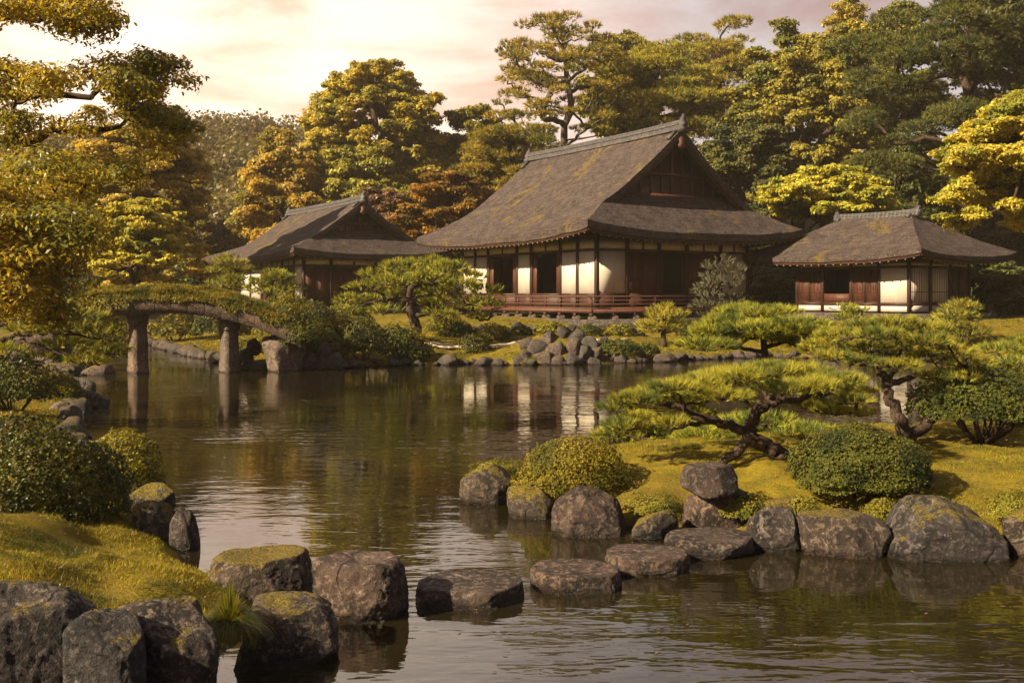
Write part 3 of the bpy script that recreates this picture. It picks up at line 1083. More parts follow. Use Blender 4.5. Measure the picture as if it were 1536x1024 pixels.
def veranda(root, faces, W, L, z, out_, zg, xr, yr, rail=0.52):
    """deck on the left and front faces with a low rail on posts and short stilts on stones"""
    e = out_
    zd = z
    mb = MB()
    mb.box(-e, -0.12, -e, yr, zd - 0.06, zd)
    mb.box(-0.118, xr, -e, -0.12, zd - 0.06, zd)
    dk = mb.obj('veranda_deck', M['wood2'], root)
    mb = MB()
    mb.box(-e - 0.03, -e + 0.10, -e - 0.03, yr, zd - 0.24, zd - 0.065)
    mb.box(-e + 0.102, xr, -e - 0.03, -e + 0.10, zd - 0.24, zd - 0.065)
    mb.obj('edge_beam', M['wood2'], root)
    mb = MB()
    for zz, w_ in ((0.16, 0.045), (0.34, 0.04), (rail, 0.065)):
        mb.bar((-e + 0.06, -e + 0.06 - 0.25 * (zz == rail), zd + zz), (-e + 0.06, yr, zd + zz), w_, w_)
        mb.bar((-e + 0.06 - 0.25 * (zz == rail), -e + 0.06, zd + zz + 0.003), (xr, -e + 0.06, zd + zz + 0.003), w_, w_)
    rl = mb.obj('railing', M['wood2'], root)
    pm = MB()
    pm.box(-0.035, 0.035, -0.035, 0.035, 0.0, rail - 0.034)
    pme = pm.mesh('railing_post')
    pme.materials.append(M['wood2'])
    sm = MB()
    sm.box(-0.09, 0.09, -0.09, 0.09, zg + 0.22 - zd, -0.245)
    sme = sm.mesh('stilt')
    sme.materials.append(M['wood'])
    fm = rock_shape(5, (0.26, 0.26, 0.2), 3, 5)
    fme = np_mesh('footing_stone', fm[0], [fm[1]], True)
    fme.materials.append(M['rock_shore'])
    pts = [(-e + 0.06, y) for y in np.arange(-e + 0.06, yr, 1.25)] + [(x, -e + 0.06) for x in np.arange(-e + 1.31, xr, 1.25)]
    for x, y in pts:
        obj('railing_post', pme, None, rl, (x, y, zd))
        st = obj('stilt', sme, None, root, (x, y, zd))
        obj('footing_stone', fme, None, st, (0, 0, zg + 0.08 - zd))


def ico(sub):
    import bmesh
    bm = bmesh.new()
    bmesh.ops.create_icosphere(bm, subdivisions=sub, radius=1.0)
    V = np.array([v.co[:] for v in bm.verts])
    Fa = np.array([[v.index for v in f.verts] for f in bm.faces])
    bm.free()
    return V, Fa


_ico = {}


def rock_shape(seed, dims, sub=4, facets=9, flat_top=None, rough=1.0, sharp=26, tilt=(0, 0), waist=0.0, cut=(0.50, 0.86), box=3.2, chips=46):
    """boulder: rounded polyhedron from random cutting planes, then broken up by noise"""
    r = np.random.default_rng(seed)
    if sub not in _ico:
        _ico[sub] = ico(sub)
    D, Fa = _ico[sub]
    N = rand_dirs(facets, r)
    N[:, 2] *= 0.75
    N = unit(N)
    dist = r.uniform(cut[0], cut[1], facets)
    if flat_top:
        keep = N[:, 2] < 0.55
        N, dist = N[keep], dist[keep]
        N[:, 2] *= 0.4
        N = unit(N)
        tn_ = unit(np.array([tilt[0], tilt[1], 1.0]))
        N = np.concatenate([N, tn_[None]])
        dist = np.concatenate([dist, [flat_top]])
    c = np.clip(D @ N.T, 0, None) / dist
    rad = ((c ** sharp).sum(1) + 1.0) ** (-1.0 / sharp)
    sq = (np.abs(D) ** box).sum(1) ** (-1 / box)
    V = D * (rad * (0.35 + 0.65 * sq))[:, None]
    q = V + r.uniform(-50, 50, 3)
    disp = 0.065 * fbm(q * 1.5, 3) + 0.022 * fbm(q * 5, 4, 0.6) - 0.06 * np.clip(1 - np.abs(vnoise(q * 2.6 + 0.6 * fbm(q * 2, 2)[:, None])) * 9, 0, 1)
    k = np.ones(len(V))
    if flat_top:
        k = np.where(D[:, 2] > 0.6, 0.45, 1.0)
    V = V * (1 + rough * disp * k * 0.75)[:, None]
    for nj in rand_dirs(chips, r):
        if flat_top and nj[2] > 0.35:
            continue
        sup = V @ nj
        h = sup.max() * r.uniform(0.80, 0.985)
        ex = np.clip(sup - h, 0, None)
        V = V - (ex * 0.93)[:, None] * nj
    V = V * (1 + 0.010 * fbm(V * 9 + seed, 3, 0.6) + 0.006 * fbm(V * 27 + seed, 2))[:, None]
    up = V[:, 2] > 0
    V = V / np.array([np.abs(V[:, 0]).max(), np.abs(V[:, 1]).max(), 1.0])
    V[:, 2] = np.where(up, V[:, 2] / V[:, 2].max(), V[:, 2])
    if waist:
        V[:, :2] *= (1 + waist * (-V[:, 2:3]))
    return V * np.asarray(dims), Fa


# the hall with the great hipped-and-gabled roof
ROT = math.radians(32)
FLOOR = 2.5
hall_walls = dict(lintel=2.02, head=2.50, skirt=0.72, faces={
    'left': [(0, 1.5, 'white'), (1.5, 2.95, 'white'), (2.95, 5.6, 'open'), (5.6, 7.0, 'white'), (7.0, 10.0, 'open'), (10.0, 11.45, 'white'), (11.45, 12.9, 'white')],
    'front': [(0, 1.8, 'white'), (1.8, 3.8, 'doors'), (3.8, 5.6, 'open'), (5.6, 7.9, 'doors'), (7.9, 9.8, 'white')],
    'right': [(0, 3.2, 'white'), (3.2, 6.4, 'doors'), (6.4, 9.6, 'doors'), (9.6, 12.9, 'white')],
    'back': [(0, 2.45, 'white'), (2.45, 4.9, 'doors'), (4.9, 7.35, 'doors'), (7.35, 9.8, 'white')]})
hall = building('temple_hall', 'large timber hall with tall gabled bark roof and railed veranda above the far bank', (4.0, 47.0, FLOOR), ROT, 9.8, 12.9,
                (2.0, 2.0, 2.0, 2.0), 2.88, 0.42, 8.15, 0.29, 0.45, None, 0.80, 0.34, hall_walls, 0.0, -1.25)
veranda(hall, None, 9.8, 12.9, -0.66, 1.25, -1.28, 9.9, 12.9)

left_walls = dict(lintel=2.0, head=2.42, skirt=0.40, faces={
    'left': [(0, 1.5, 'white'), (1.5, 3.6, 'doors'), (3.6, 5.6, 'white'), (5.6, 7.6, 'lattice'), (7.6, 9.9, 'white'), (9.9, 12.2, 'white'), (12.2, 15.2, 'doors')],
    'front': [(0, 1.7, 'doors'), (1.7, 4.6, 'doors'), (4.6, 7.2, 'doors')],
    'right': [(0, 4, 'white'), (4, 8, 'doors'), (8, 15.2, 'white')],
    'back': [(0, 3.6, 'white'), (3.6, 7.2, 'white')]})
lodge = building('side_lodge', 'smaller timber lodge with gabled bark roof behind the stone bridge', (-12.15, 58.0, 2.08), ROT, 7.2, 15.2,
                 (1.2, 1.6, 1.7, 1.7), 2.72, 0.34, 6.0, 0.32, 0.35, None, 0.80, 0.28, left_walls, 0.0, -0.9, 2.9)

right_walls = dict(lintel=1.62, head=1.86, skirt=0.42, white_base=True, post=0.14, faces={
    'left': [(0, 1.55, 'white'), (1.55, 3.1, 'lattice'), (3.1, 4.75, 'window'), (4.75, 6.3, 'doors')],
    'front': [(0, 1.7, 'paper'), (1.7, 3.4, 'paper'), (3.4, 5.1, 'doors')],
    'right': [(0, 3, 'white'), (3, 6.3, 'doors')],
    'back': [(0, 2.5, 'white'), (2.5, 5.1, 'doors')]})
tea = building('tea_pavilion', 'small pavilion with fully hipped bark roof and tiled ridge beside the great hall', (18.35, 46.0, 2.06), math.radians(36), 5.1, 6.3,
               (1.6, 1.6, 1.6, 2.4), 2.16, 0.30, 4.35, 1.0, 0, (1.5, 5.4), 0.84, 0.20, right_walls, 0.0, -0.6)
# stone footing course under the hall's veranda
mb = MB()
mb.box(-1.9, 10.4, -1.9, -1.5, -1.75, -1.18)
mb.box(-1.9, -1.5, -1.498, 13.5, -1.75, -1.18)
mb.box(-1.498, 10.4, -1.498, 13.5, -1.75, -1.24)
obj('stone_base', mb.mesh('stone_base'), M['rock_shore'], hall)
mb = MB()
mb.box(-1.0, 6.0, -0.9, 7.1, -1.2, -0.50)
obj('stone_base', mb.mesh('stone_base'), M['rock_shore'], tea)
mb = MB()
mb.box(-0.9, 8.0, -1.0, 16.0, -1.7, -0.42)
obj('stone_base', mb.mesh('stone_base'), M['rock_shore'], lodge)

# ------------------------------------------------------------------ leaves, needles, branches
def leaf_quads(pos, normal, axis, Ln, Wd, fold=0.0):
    n = unit(normal)
    a = unit(axis - (axis * n).sum(1, keepdims=True) * n)
    b = np.cross(n, a)
    Ln = np.broadcast_to(Ln, (len(pos),))[:, None]
    Wd = np.broadcast_to(Wd, (len(pos),))[:, None]
    V = np.stack([pos - a * Ln * 0.5, pos + b * Wd * 0.5 + a * Ln * 0.05 + n * Wd * fold, pos + a * Ln * 0.5,
                  pos - b * Wd * 0.5 + a * Ln * 0.05 + n * Wd * fold], 1).reshape(-1, 3)
    return V, np.arange(len(V)).reshape(-1, 4)


def clump_leaves(C, R, flat, dens, Ln, Wd, r=rng, droop=0.3, lower=0.3):
    """leaves on and inside flattened clumps; dens = leaves per square metre of clump surface"""
    C = np.asarray(C, float)
    R = np.asarray(R, float)
    cnt = np.maximum((dens * 4 * np.pi * R * R * (0.45 + 0.55 * flat)).astype(int), 4)
    idx = np.repeat(np.arange(len(C)), cnt)
    D = rand_dirs(len(idx), r)
    flip = (D[:, 2] < 0) & (r.random(len(D)) > lower)
    D[flip, 2] *= -1
    lump = 1 + 0.22 * vnoise(D * 2.3 + C[idx] * 3.1)
    rad = (0.28 + 0.86 * r.random(len(D)) ** 0.75) * lump
    sc = np.stack([R[idx], R[idx], R[idx] * flat], 1)
    pos = C[idx] + D * sc * rad[:, None]
    nrm = D * np.array([1, 1, 1 / max(flat, 0.3)]) + 0.75 * r.normal(size=D.shape) + np.array([0, 0, 0.35])
    ax = r.normal(size=D.shape) + D * 0.8 + np.array([0, 0, -droop])
    v = r.uniform(0.65, 1.3, len(D))
    return leaf_quads(pos, nrm, ax, Ln * v, Wd * v, 0.12)


def tufts(pos, axis, K, Ln, Wd, spread=0.55, r=rng):
    """bundles of thin needles fanning out from each bud"""
    n = len(pos)
    A = np.repeat(unit(axis), K, 0)
    P = np.repeat(pos, K, 0)
    d = unit(A + spread * rand_dirs(n * K, r) * r.uniform(0.5, 1.3, (n * K, 1)))
    L_ = Ln * r.uniform(0.65, 1.15, (n * K, 1))
    side = unit(np.cross(d, rand_dirs(n * K, r)))
    st = P + A * (r.random((n * K, 1)) - 0.6) * Ln * 0.5
    V = np.stack([st - side * Wd * 0.5, st + side * Wd * 0.5, st + d * L_], 1).reshape(-1, 3)
    return V, np.arange(len(V)).reshape(-1, 3)


def pad_tufts(C, R, flat, per_m2, K, Ln, Wd, r=rng, spread=0.55, upness=0.75, under=0.12):
    C = np.asarray(C, float)
    R = np.asarray(R, float)
    cnt = np.maximum((per_m2 * np.pi * R * R).astype(int), 5)
    idx = np.repeat(np.arange(len(C)), cnt)
    th = r.uniform(0, 2 * np.pi, len(idx))
    q = np.sqrt(r.random(len(idx)))
    edge = 1 + 0.25 * vnoise(np.stack([np.cos(th) * 1.6, np.sin(th) * 1.6, C[idx, 0] * 5 + C[idx, 2] * 3], 1))
    x, y = q * np.cos(th) * edge, q * np.sin(th) * edge
    z = np.sqrt(np.clip(1 - q * q, 0, 1)) * r.uniform(0.55, 1.0, len(idx))
    low = r.random(len(idx)) < under
    z = np.where(low, -0.3 * r.random(len(idx)), z)
    z = z + 0.25 * vnoise(np.stack([x * 3, y * 3, C[idx, 0] * 7], 1))
    pos = C[idx] + np.stack([x, y, z * flat], 1) * R[idx][:, None]
    ax = np.stack([x * 0.9, y * 0.9, np.full(len(x), upness) * np.where(low, 0.2, 1)], 1) + 0.22 * r.normal(size=(len(x), 3))
    return tufts(pos, ax, K, Ln, Wd, spread, r)


def cat_geo(parts):
    V, Fs, n = [], {}, 0
    for v, f in parts:
        V.append(v)
        Fs.setdefault(f.shape[1], []).append(f + n)
        n += len(v)
    return np.concatenate(V), [np.concatenate(x) for x in Fs.values()]


def skeleton(trunks, trunk_r, targets, r=rng, tip=0.012, power=0.5, sag=0.12, twist=0.10, nseg=6, low_pen=1.2, sides=6, rmax=None):
    """trunks: polylines (first starts at the ground); limbs grow from them to every target, each from the nearest wood already there"""
    nodes, par, lim, chains = [], [], [], []
    for k, (tp, tr) in enumerate(zip(trunks, trunk_r)):
        tp = np.asarray(tp, float)
        m = 9
        seg = np.linalg.norm(np.diff(tp, axis=0), axis=1)
        s = np.concatenate([[0], np.cumsum(seg)])
        u = np.linspace(0, s[-1], m * (len(tp) - 1) // 2 + 3)
        Pn = np.stack([np.interp(u, s, tp[:, j]) for j in range(3)], 1)
        for _ in range(2):
            Pn[1:-1] = 0.25 * Pn[:-2] + 0.5 * Pn[1:-1] + 0.25 * Pn[2:]
        wv = s[-1] * 0.012
        Pn[1:-1] += r.normal(size=(len(Pn) - 2, 3)) * wv
        rad = np.interp(u, s, np.interp(np.linspace(0, 1, len(tp)), np.linspace(0, 1, len(tr)), tr))
        if k == 0:
            rad[0] *= 1.45
            rad[1] *= 1.12
            start = -1
        else:
            d_ = np.linalg.norm(np.asarray(nodes) - Pn[0], axis=1)
            start = int(np.argmin(d_))
        ch = [] if start < 0 else [start]
        prev = start
        for p_, q_ in zip(Pn, rad):
            nodes.append(p_); par.append(prev); lim.append(q_)
            prev = len(nodes) - 1
            ch.append(prev)
        chains.append((ch, True))
    ntr = len(nodes)
    targets = np.asarray(targets, float)
    T0 = np.asarray(nodes)
    order = np.argsort([np.min(np.linalg.norm(T0 - c, axis=1)) for c in targets])
    base_z = T0[0][2]
    for ti in order:
        c = targets[ti]
        A = np.asarray(nodes)
        dv = c - A
        dist = np.linalg.norm(dv, axis=1)
        dist = dist + low_pen * np.clip(A[:, 2] - c[2], 0, None) + 0.4 * dist * (dv[:, 2] > 0.85 * dist)
        dist[A[:, 2] < base_z + 0.18 * (T0[:, 2].max() - base_z)] += 1e3
        i = int(np.argmin(dist))
        a = A[i]
        L_ = np.linalg.norm(c - a)
        mid = (a + c) / 2 + np.array([0, 0, sag * L_]) * (1 if c[2] > a[2] else 0.4) + r.normal(size=3) * twist * L_ * np.array([1, 1, 0.6])
        tt = np.linspace(0, 1, nseg)[1:, None]
        path = (1 - tt) ** 2 * a + 2 * tt * (1 - tt) * mid + tt ** 2 * c
        path[:-1] += r.normal(size=(nseg - 2, 3)) * 0.03 * L_
        ch = [i]
        prev = i
        for p_ in path:
            nodes.append(p_); par.append(prev); lim.append(1e9)
            prev = len(nodes) - 1
            ch.append(prev)
        chains.append((ch, False))
    N = np.asarray(nodes)
    cnt = np.zeros(len(N))
    for ch, isT in chains:
        if not isT:
            cnt[ch[-1]] += 1
    for i in range(len(N) - 1, -1, -1):
        if par[i] >= 0:
            cnt[par[i]] += cnt[i]
    rad = tip * np.maximum(cnt, 0.6) ** power
    if rmax:
        rad = np.minimum(rad, rmax)
    rad[:ntr] = np.asarray(lim[:ntr])
    mb = MB()
    for ch, isT in chains:
        rr = rad[ch].copy()
        if ch[0] < ntr and not isT:
            rr[0] = min(rr[0], rr[1] * 1.25)
        if isT and len(ch) > 1 and par[ch[0]] >= -1 and rr[0] > rr[1] * 1.6:
            rr[0] = rr[1] * 1.1
        mb.tube(N[ch], rr, sides if not isT else sides + 4, 0.05)
    return mb, N, chains


def dome_targets(K, rx, ry, rz, z0, r, shell=0.55, low=-0.25, mind=None, shape=None):
    """clump centres spread through a dome-shaped crown"""
    pts, tries = [], 0
    mind = mind or 0.9 * (rx * ry * rz / K) ** (1 / 3)
    while len(pts) < K and tries < 20000:
        tries += 1
        d = rand_dirs(1, r)[0]
        if d[2] < low:
            continue
        q = shell + (1 - shell) * r.random() ** 0.7
        p = d * np.array([rx, ry, rz]) * q
        if shape is not None:
            p[:2] *= shape(p[2] / rz)
        if pts and np.min(np.linalg.norm(np.array(pts) - p, axis=1)) < mind:
            mind *= 0.9985
            continue
        pts.append(p)
    return np.array(pts) + np.array([0, 0, z0])


def make_tree(name, label, cat, X, Y, top_px, hw_px, low_px, kind, leaf, bark='bark', K=60, clump=0.26, seed=1, leaf_len=None, dens=1.0,
              flat=0.6, trunk=None, depth=1.0, lean=0.0, zbase=None, shape=None, group=None, trunk_r=None, low=-0.25, shell=0.5):
    """a tree that stands at X, Y with its crown between two rows of the photograph, hw_px half-width there"""
    r = np.random.default_rng(seed)
    zb = gz(X, Y) - 0.1 if zbase is None else zbase
    ztop = H - (top_px - HZ) / F * Y
    zlow = H - (low_px - HZ) / F * Y
    rx = hw_px / F * Y
    rzc = (ztop - zlow)
    zc = zlow + rzc * 0.42 - zb
    rup = ztop - zb - zc
    cl = clump * rx
    T = dome_targets(K, max(rx - cl * 0.7, 0.2), max(rx * depth - cl * 0.7, 0.2), max(rup - cl * flat * 0.7, 0.2), zc, r, shell=shell, low=low, shape=shape)
    below = T[:, 2] < zc
    T[below, 2] = zc + (T[below, 2] - zc) * (0.42 * rzc) / max(rup, 0.1) / 0.35
    R = cl * r.uniform(0.7, 1.25, len(T))
    hgt = zc + rup * 0.62
    wob = r.normal(size=(4, 2)) * 0.05 * rx
    tr = [np.array([0, 0, 0]), np.array([wob[0, 0] + lean * .3, wob[0, 1], hgt * 0.35]), np.array([wob[1, 0] + lean * .7, wob[1, 1], hgt * 0.7]), np.array([wob[2, 0] + lean, wob[2, 1], hgt])]
    r0 = trunk_r or 0.028 * (ztop - zb) + 0.05
    mb, N, ch = skeleton([tr], [[r0, r0 * 0.8, r0 * 0.6, r0 * 0.3]], T, r, tip=0.02 + 0.0016 * Y * 0.3, power=0.5)
    root = thing(name, label, cat, (X, Y, zb), 0, group)
    mb.obj('trunk', M[bark], root, smooth=True)
    ll = leaf_len or 0.0036 * Y
    if kind == 'leaf':
        nc = 6
        off = rand_dirs(len(T) * nc, r) * np.array([1, 1, flat]) * r.uniform(0.45, 1.0, (len(T) * nc, 1)) * np.repeat(R, nc)[:, None]
        off[:, 2] = np.abs(off[:, 2]) * np.where(r.random(len(off)) < 0.25, -1, 1)
        T = np.concatenate([T, np.repeat(T, nc, 0) + off])
        R = np.concatenate([R * 0.7, np.repeat(R, nc) * r.uniform(0.35, 0.6, len(off))])
        V, Fa = clump_leaves(T, R, flat, 2.1 * dens / (ll * ll * 0.55), ll, ll * 0.6, r)
        fs = [Fa]
    else:
        per = 1.5 * dens / (ll * ll)
        V, Fa = pad_tufts(T, R * 1.1, 0.38, per, 9, ll * 1.35, ll * 0.20, r, spread=0.8, under=0.2)
        fs = [Fa]
    obj('crown', np_mesh('crown', V, fs), M[leaf], root)
    return root


# ------------------------------------------------------------------ stone bridge
BX, BY, BYAW = -10.55, 32.0, math.radians(9)
bridge = thing('arched_bridge', 'mossy arched stone bridge on square piers over the channel', 'bridge', (BX, BY, 0), BYAW)


def deck_z(x):
    a = np.clip((x + 0.35) / 4.0, -1.3, 1.3)
    return 2.26 - 1.05 * np.abs(a) ** 2.0 * np.where(a > 0, 1.0, 0.36)


xs = np.linspace(-4.3, 3.75, 60)
HW = 1.05
mb = MB()
for (ya, yb, zt, th_) in ((-HW, -HW + 0.30, 0.06, 0.44), (HW - 0.30, HW, 0.06, 0.44), (-HW + 0.302, HW - 0.302, 0.0, 0.24)):
    G = np.zeros((5, len(xs), 3))
    for i, (y, dz) in enumerate(((ya, zt), (yb, zt), (yb, zt - th_), (ya, zt - th_), (ya, zt))):
        G[i, :, 0] = xs
        G[i, :, 1] = y
        G[i, :, 2] = deck_z(xs) + dz + 0.012 * vnoise(np.stack([xs * 6, xs * 0 + i, xs * 0], 1))
    mb.grid(G)
    for e in (0, -1):
        mb.add(G[:4, e], [np.array([[0, 1, 2, 3]])])
deck = mb.obj('deck', M['bridge'], bridge)
mb = MB()
for x in np.arange(-4.2, 3.7, 0.5):
    xq = np.linspace(x + 0.006, min(x + 0.494, 3.74), 5)
    G = np.zeros((5, 5, 3))
    jz = rng.normal() * 0.008
    for i, (y, dz) in enumerate(((-HW - 0.045, 0.05 + jz), (-HW - 0.002, 0.05 + jz), (-HW - 0.002, -0.37 + jz), (-HW - 0.045, -0.37 + jz), (-HW - 0.045, 0.05 + jz))):
        G[i, :, 0] = xq
        G[i, :, 1] = y + (rng.normal() * 0.004 if y < -HW - 0.03 else 0)
        G[i, :, 2] = deck_z(xq) + dz
    mb.grid(G)
    for e in (0, -1):
        mb.add(G[:4, e], [np.array([[0, 1, 2, 3]])])
mb.obj('edge_stones', M['bridge'], deck)
pier_mesh = None
for (x, y) in ((-1.30, -0.5), (1.48, -0.5)):
    mb = MB()
    zt = float(deck_z(np.array(x))) - 0.40
    g = []
    for z, w_ in ((-0.9, 0.29), (0.1, 0.275), (0.22, 0.255), (zt - 0.34, 0.225), (zt - 0.28, 0.27), (zt - 0.02, 0.275)):
        ring = []
        for k in range(17):
            a_ = k / 16 * 2 * math.pi + math.pi / 4
            q = 1 / max(abs(math.cos(a_)), abs(math.sin(a_)))
            q = min(q, 1.30)
            ring.append((math.cos(a_) * w_ * q, math.sin(a_) * w_ * q * 1.0, z))
        g.append(ring)
    G = np.array(g)
    # subdivide vertically for a worn outline
    zz = np.linspace(0, len(g) - 1, 30)
    i0 = np.minimum(zz.astype(int), len(g) - 2)
    G = G[i0] + (G[i0 + 1] - G[i0]) * (zz - i0)[:, None, None]
    nz = fbm(G.reshape(-1, 3) * 3.1 + x * 7, 3).reshape(G.shape[:2])
    G[:, :, :2] *= (1 + 0.05 * nz[:, :, None])
    G[:, -1] = G[:, 0]
    mb.grid(G[:, ::-1])
    p = mb.obj('pier', M['bridge'], bridge, (x, y, 0), math.radians(33))
    mb = MB()
    mb.box(-0.30, 0.30, -0.95, 0.95, zt - 0.02, zt + 0.09, 0.012)
    mb.obj('cross_beam', M['bridge'], bridge, (x, 0.0, 0))
# the tapering stone abutment at the right end, and a low one at the left
for (x, w0, w1, zt) in ((3.15, 0.55, 0.95, 1.12), (-4.35, 0.9, 0.9, 1.55)):
    mb = MB()
    V, Fa = rock_shape(int(x * 10) % 97, (1, 1, 1), 5, 6, flat_top=0.8, rough=0.9)
    V = V * np.array([w0, 1.0, 1.0])
    V[:, 2] = (V[:, 2] + 1) / 2 * (zt + 0.7) - 0.7
    k = np.clip((V[:, 2] + 0.2) / (zt + 0.2), 0, 1)
    V[:, 0] *= 1 + (w1 / w0 - 1) * k ** 2
    obj('abutment', np_mesh('abutment', V, [Fa], True), M['bridge'], bridge, (x, 0, 0))
# moss and grass that cover the deck and hang over its edge
nq = 38000
qx = rng.uniform(-4.6, 4.0, nq)
qy = rng.uniform(-1, 1, nq)
edge = np.abs(qy)
p3 = np.stack([qx * 0.9, qy * 2, qx * 0], 1)
mnd = 0.24 + 0.10 * fbm(p3 * 1.4, 3) + 0.16 * (1 - edge ** 2)
yy = np.sign(qy) * (edge * (HW + 0.12))
hang = np.clip((edge - 0.84) / 0.16, 0, 1)
zz = deck_z(qx) + mnd * (1 - hang) + hang * (0.08 - 0.34 * rng.random(nq) * np.clip(0.45 + 1.3 * vnoise(p3 * 2.1), 0.0, 1.2))
bp = np.stack([qx, yy, zz], 1)
nr = np.stack([0.3 * rng.normal(size=nq), np.sign(qy) * hang * 1.2, 1 - 0.7 * hang], 1) + 0.35 * rng.normal(size=(nq, 3))
ax = rng.normal(size=(nq, 3)) * 0.5 + np.stack([qx * 0, np.sign(qy) * 0.8, 0.3 - 1.3 * hang], 1)
V1, F1 = leaf_quads(bp, nr, ax, rng.uniform(0.07, 0.15, nq), rng.uniform(0.03, 0.06, nq))
tp = bp[:9000]
V2, F2 = tufts(tp, nr[:9000] + np.array([0, 0, 0.6]), 4, 0.13, 0.018, 0.7)
V, Fs = cat_geo([(V1, F1), (V2, F2)])
obj('moss_cover', np_mesh('moss_cover', V, Fs), M['moss'], bridge)

# ------------------------------------------------------------------ rocks, each placed by hand
def rock(name, label, X, Y, dims, seed, z=None, sub=5, mat='rock', rotz=0.0, cat='rock', group=None, **kw):
    V, Fa = rock_shape(seed, dims, sub, **kw)
    zc = 0.0 if z is None else z
    o = obj(name, np_mesh(name, V, [Fa], True), M[mat], None, (X, Y, zc), rotz)
    return tag(o, label, cat, group)


def rock_px(name, label, x0, x1, ytop, yfoot, seed, foot_z=0.0, depth=0.8, sink=0.25, top_z=None, **kw):
    """a boulder seen between x0..x1 with its top at ytop, standing at height foot_z where yfoot is"""
    Yf = (H - foot_z) * F / (yfoot - HZ)
    hw = (x1 - x0) / 2 / F * Yf
    Y = Yf + hw * depth * 0.8
    hw = (x1 - x0) / 2 / F * Y
    ztop = H - (ytop - HZ) / F * (Y + (hw * depth * 0.85 if kw.get('flat_top') else hw * depth * 0.1))
    if top_z: ztop = top_z
    bot = foot_z - (sink if foot_z > 0.3 else (0.45 if kw.get('flat_top') else 0.7) * (ztop - foot_z) + 0.05)
    hz = (ztop - bot) / 2
    return rock(name, label, ((x0 + x1) / 2 - 768) / F * Y, Y, (hw * 1.02, hw * depth * 1.02, hz), seed, z=bot + hz, **kw)


# near bank, left
rock_px('boulder', 'huge dark rounded boulder at the bottom left corner, below the grass', -110, 132, 852, 1125, 3, sub=6, depth=0.8, facets=7, flat_top=0.86, tilt=(.25, -.3), mat='rock_dark')
rock_px('boulder', 'dark boulder tucked against the corner boulder, with pale lichen streaks', 88, 226, 900, 1110, 8, sub=6, depth=0.9, facets=7, flat_top=0.85, tilt=(.45, -.3), mat='rock_dark')
rock_px('boulder', 'slanting dark boulder with a ridge running down to the right, left of the grass tuft', 150, 338, 884, 1075, 21, sub=6, depth=0.8, facets=7, flat_top=0.8, tilt=(.55, -.35), mat='rock_dark')
rock_px('boulder', 'pale lichen-covered boulder with mossy crown right of the grass tuft', 328, 508, 880, 1003, 14, sub=6, depth=0.85, mat='rock', facets=8, flat_top=0.85, tilt=(.1, -.35))
rock_px('flat_topped_rock', 'moss-topped square block at the tip of the left lawn', 318, 470, 815, 905, 31, sub=6, depth=0.75, mat='rock_mossy', flat_top=0.72, facets=5, cut=(.8, .98), box=6, rough=0.8, foot_z=0.02, rotz=0.2)
rock_px('flat_topped_rock', 'tall bare flat-topped block at the water end of the left bank', 463, 611, 820, 930, 45, sub=6, depth=0.8, mat='rock_bare', flat_top=0.74, facets=7, cut=(.72, .95), box=4.2, rough=1.0, rotz=-0.3)
rock_px('boulder', 'grey boulder with a flat mossy top below the dark azalea', 183, 272, 748, 826, 52, sub=5, mat='rock_mossy', facets=8)
rock_px('boulder', 'small dark split boulder standing in the water beside the grey mossy boulder', 250, 301, 757, 828, 57, sub=5, facets=7)
rock_px('boulder', 'low flat stone under the golden clipped mound on the left bank', 188, 262, 724, 764, 59, sub=5, mat='rock_mossy', facets=8, foot_z=0.12)
rock_px('boulder', 'small stone half buried in grass behind the grass tuft', 258, 312, 893, 935, 63, sub=4, facets=8, foot_z=0.2)
# stepping stones
SG = 'stepping stones across the narrow water'
rock_px('stepping_stone', 'widest and nearest dark flat stepping stone, first from the left bank', 625, 785, 846, 911, 71, sub=6, depth=0.85, top_z=0.135, mat='rock_bare', flat_top=0.42, facets=9, cut=(0.84, 1.0), rough=0.55, chips=14, box=2.5, cat='stepping stone', group=SG)
rock_px('stepping_stone', 'pale-topped flat stepping stone, second from the left bank', 794, 932, 831, 889, 75, sub=6, depth=0.85, top_z=0.15, mat='rock_bare', flat_top=0.42, facets=9, cut=(0.84, 1.0), rough=0.55, chips=14, box=2.5, cat='stepping stone', group=SG)
rock_px('stepping_stone', 'stepping stone with sloping rim, third from the left bank', 907, 1034, 811, 862, 79, sub=6, depth=0.85, top_z=0.15, mat='rock_bare', flat_top=0.42, facets=9, cut=(0.84, 1.0), rough=0.55, chips=14, box=2.5, cat='stepping stone', group=SG)
rock_px('stepping_stone', 'last stepping stone, touching the rocks of the pine islet', 996, 1132, 789, 836, 83, sub=6, depth=0.85, top_z=0.15, mat='rock_bare', flat_top=0.42, facets=9, cut=(0.84, 1.0), rough=0.55, chips=14, box=2.5, cat='stepping stone', group=SG)
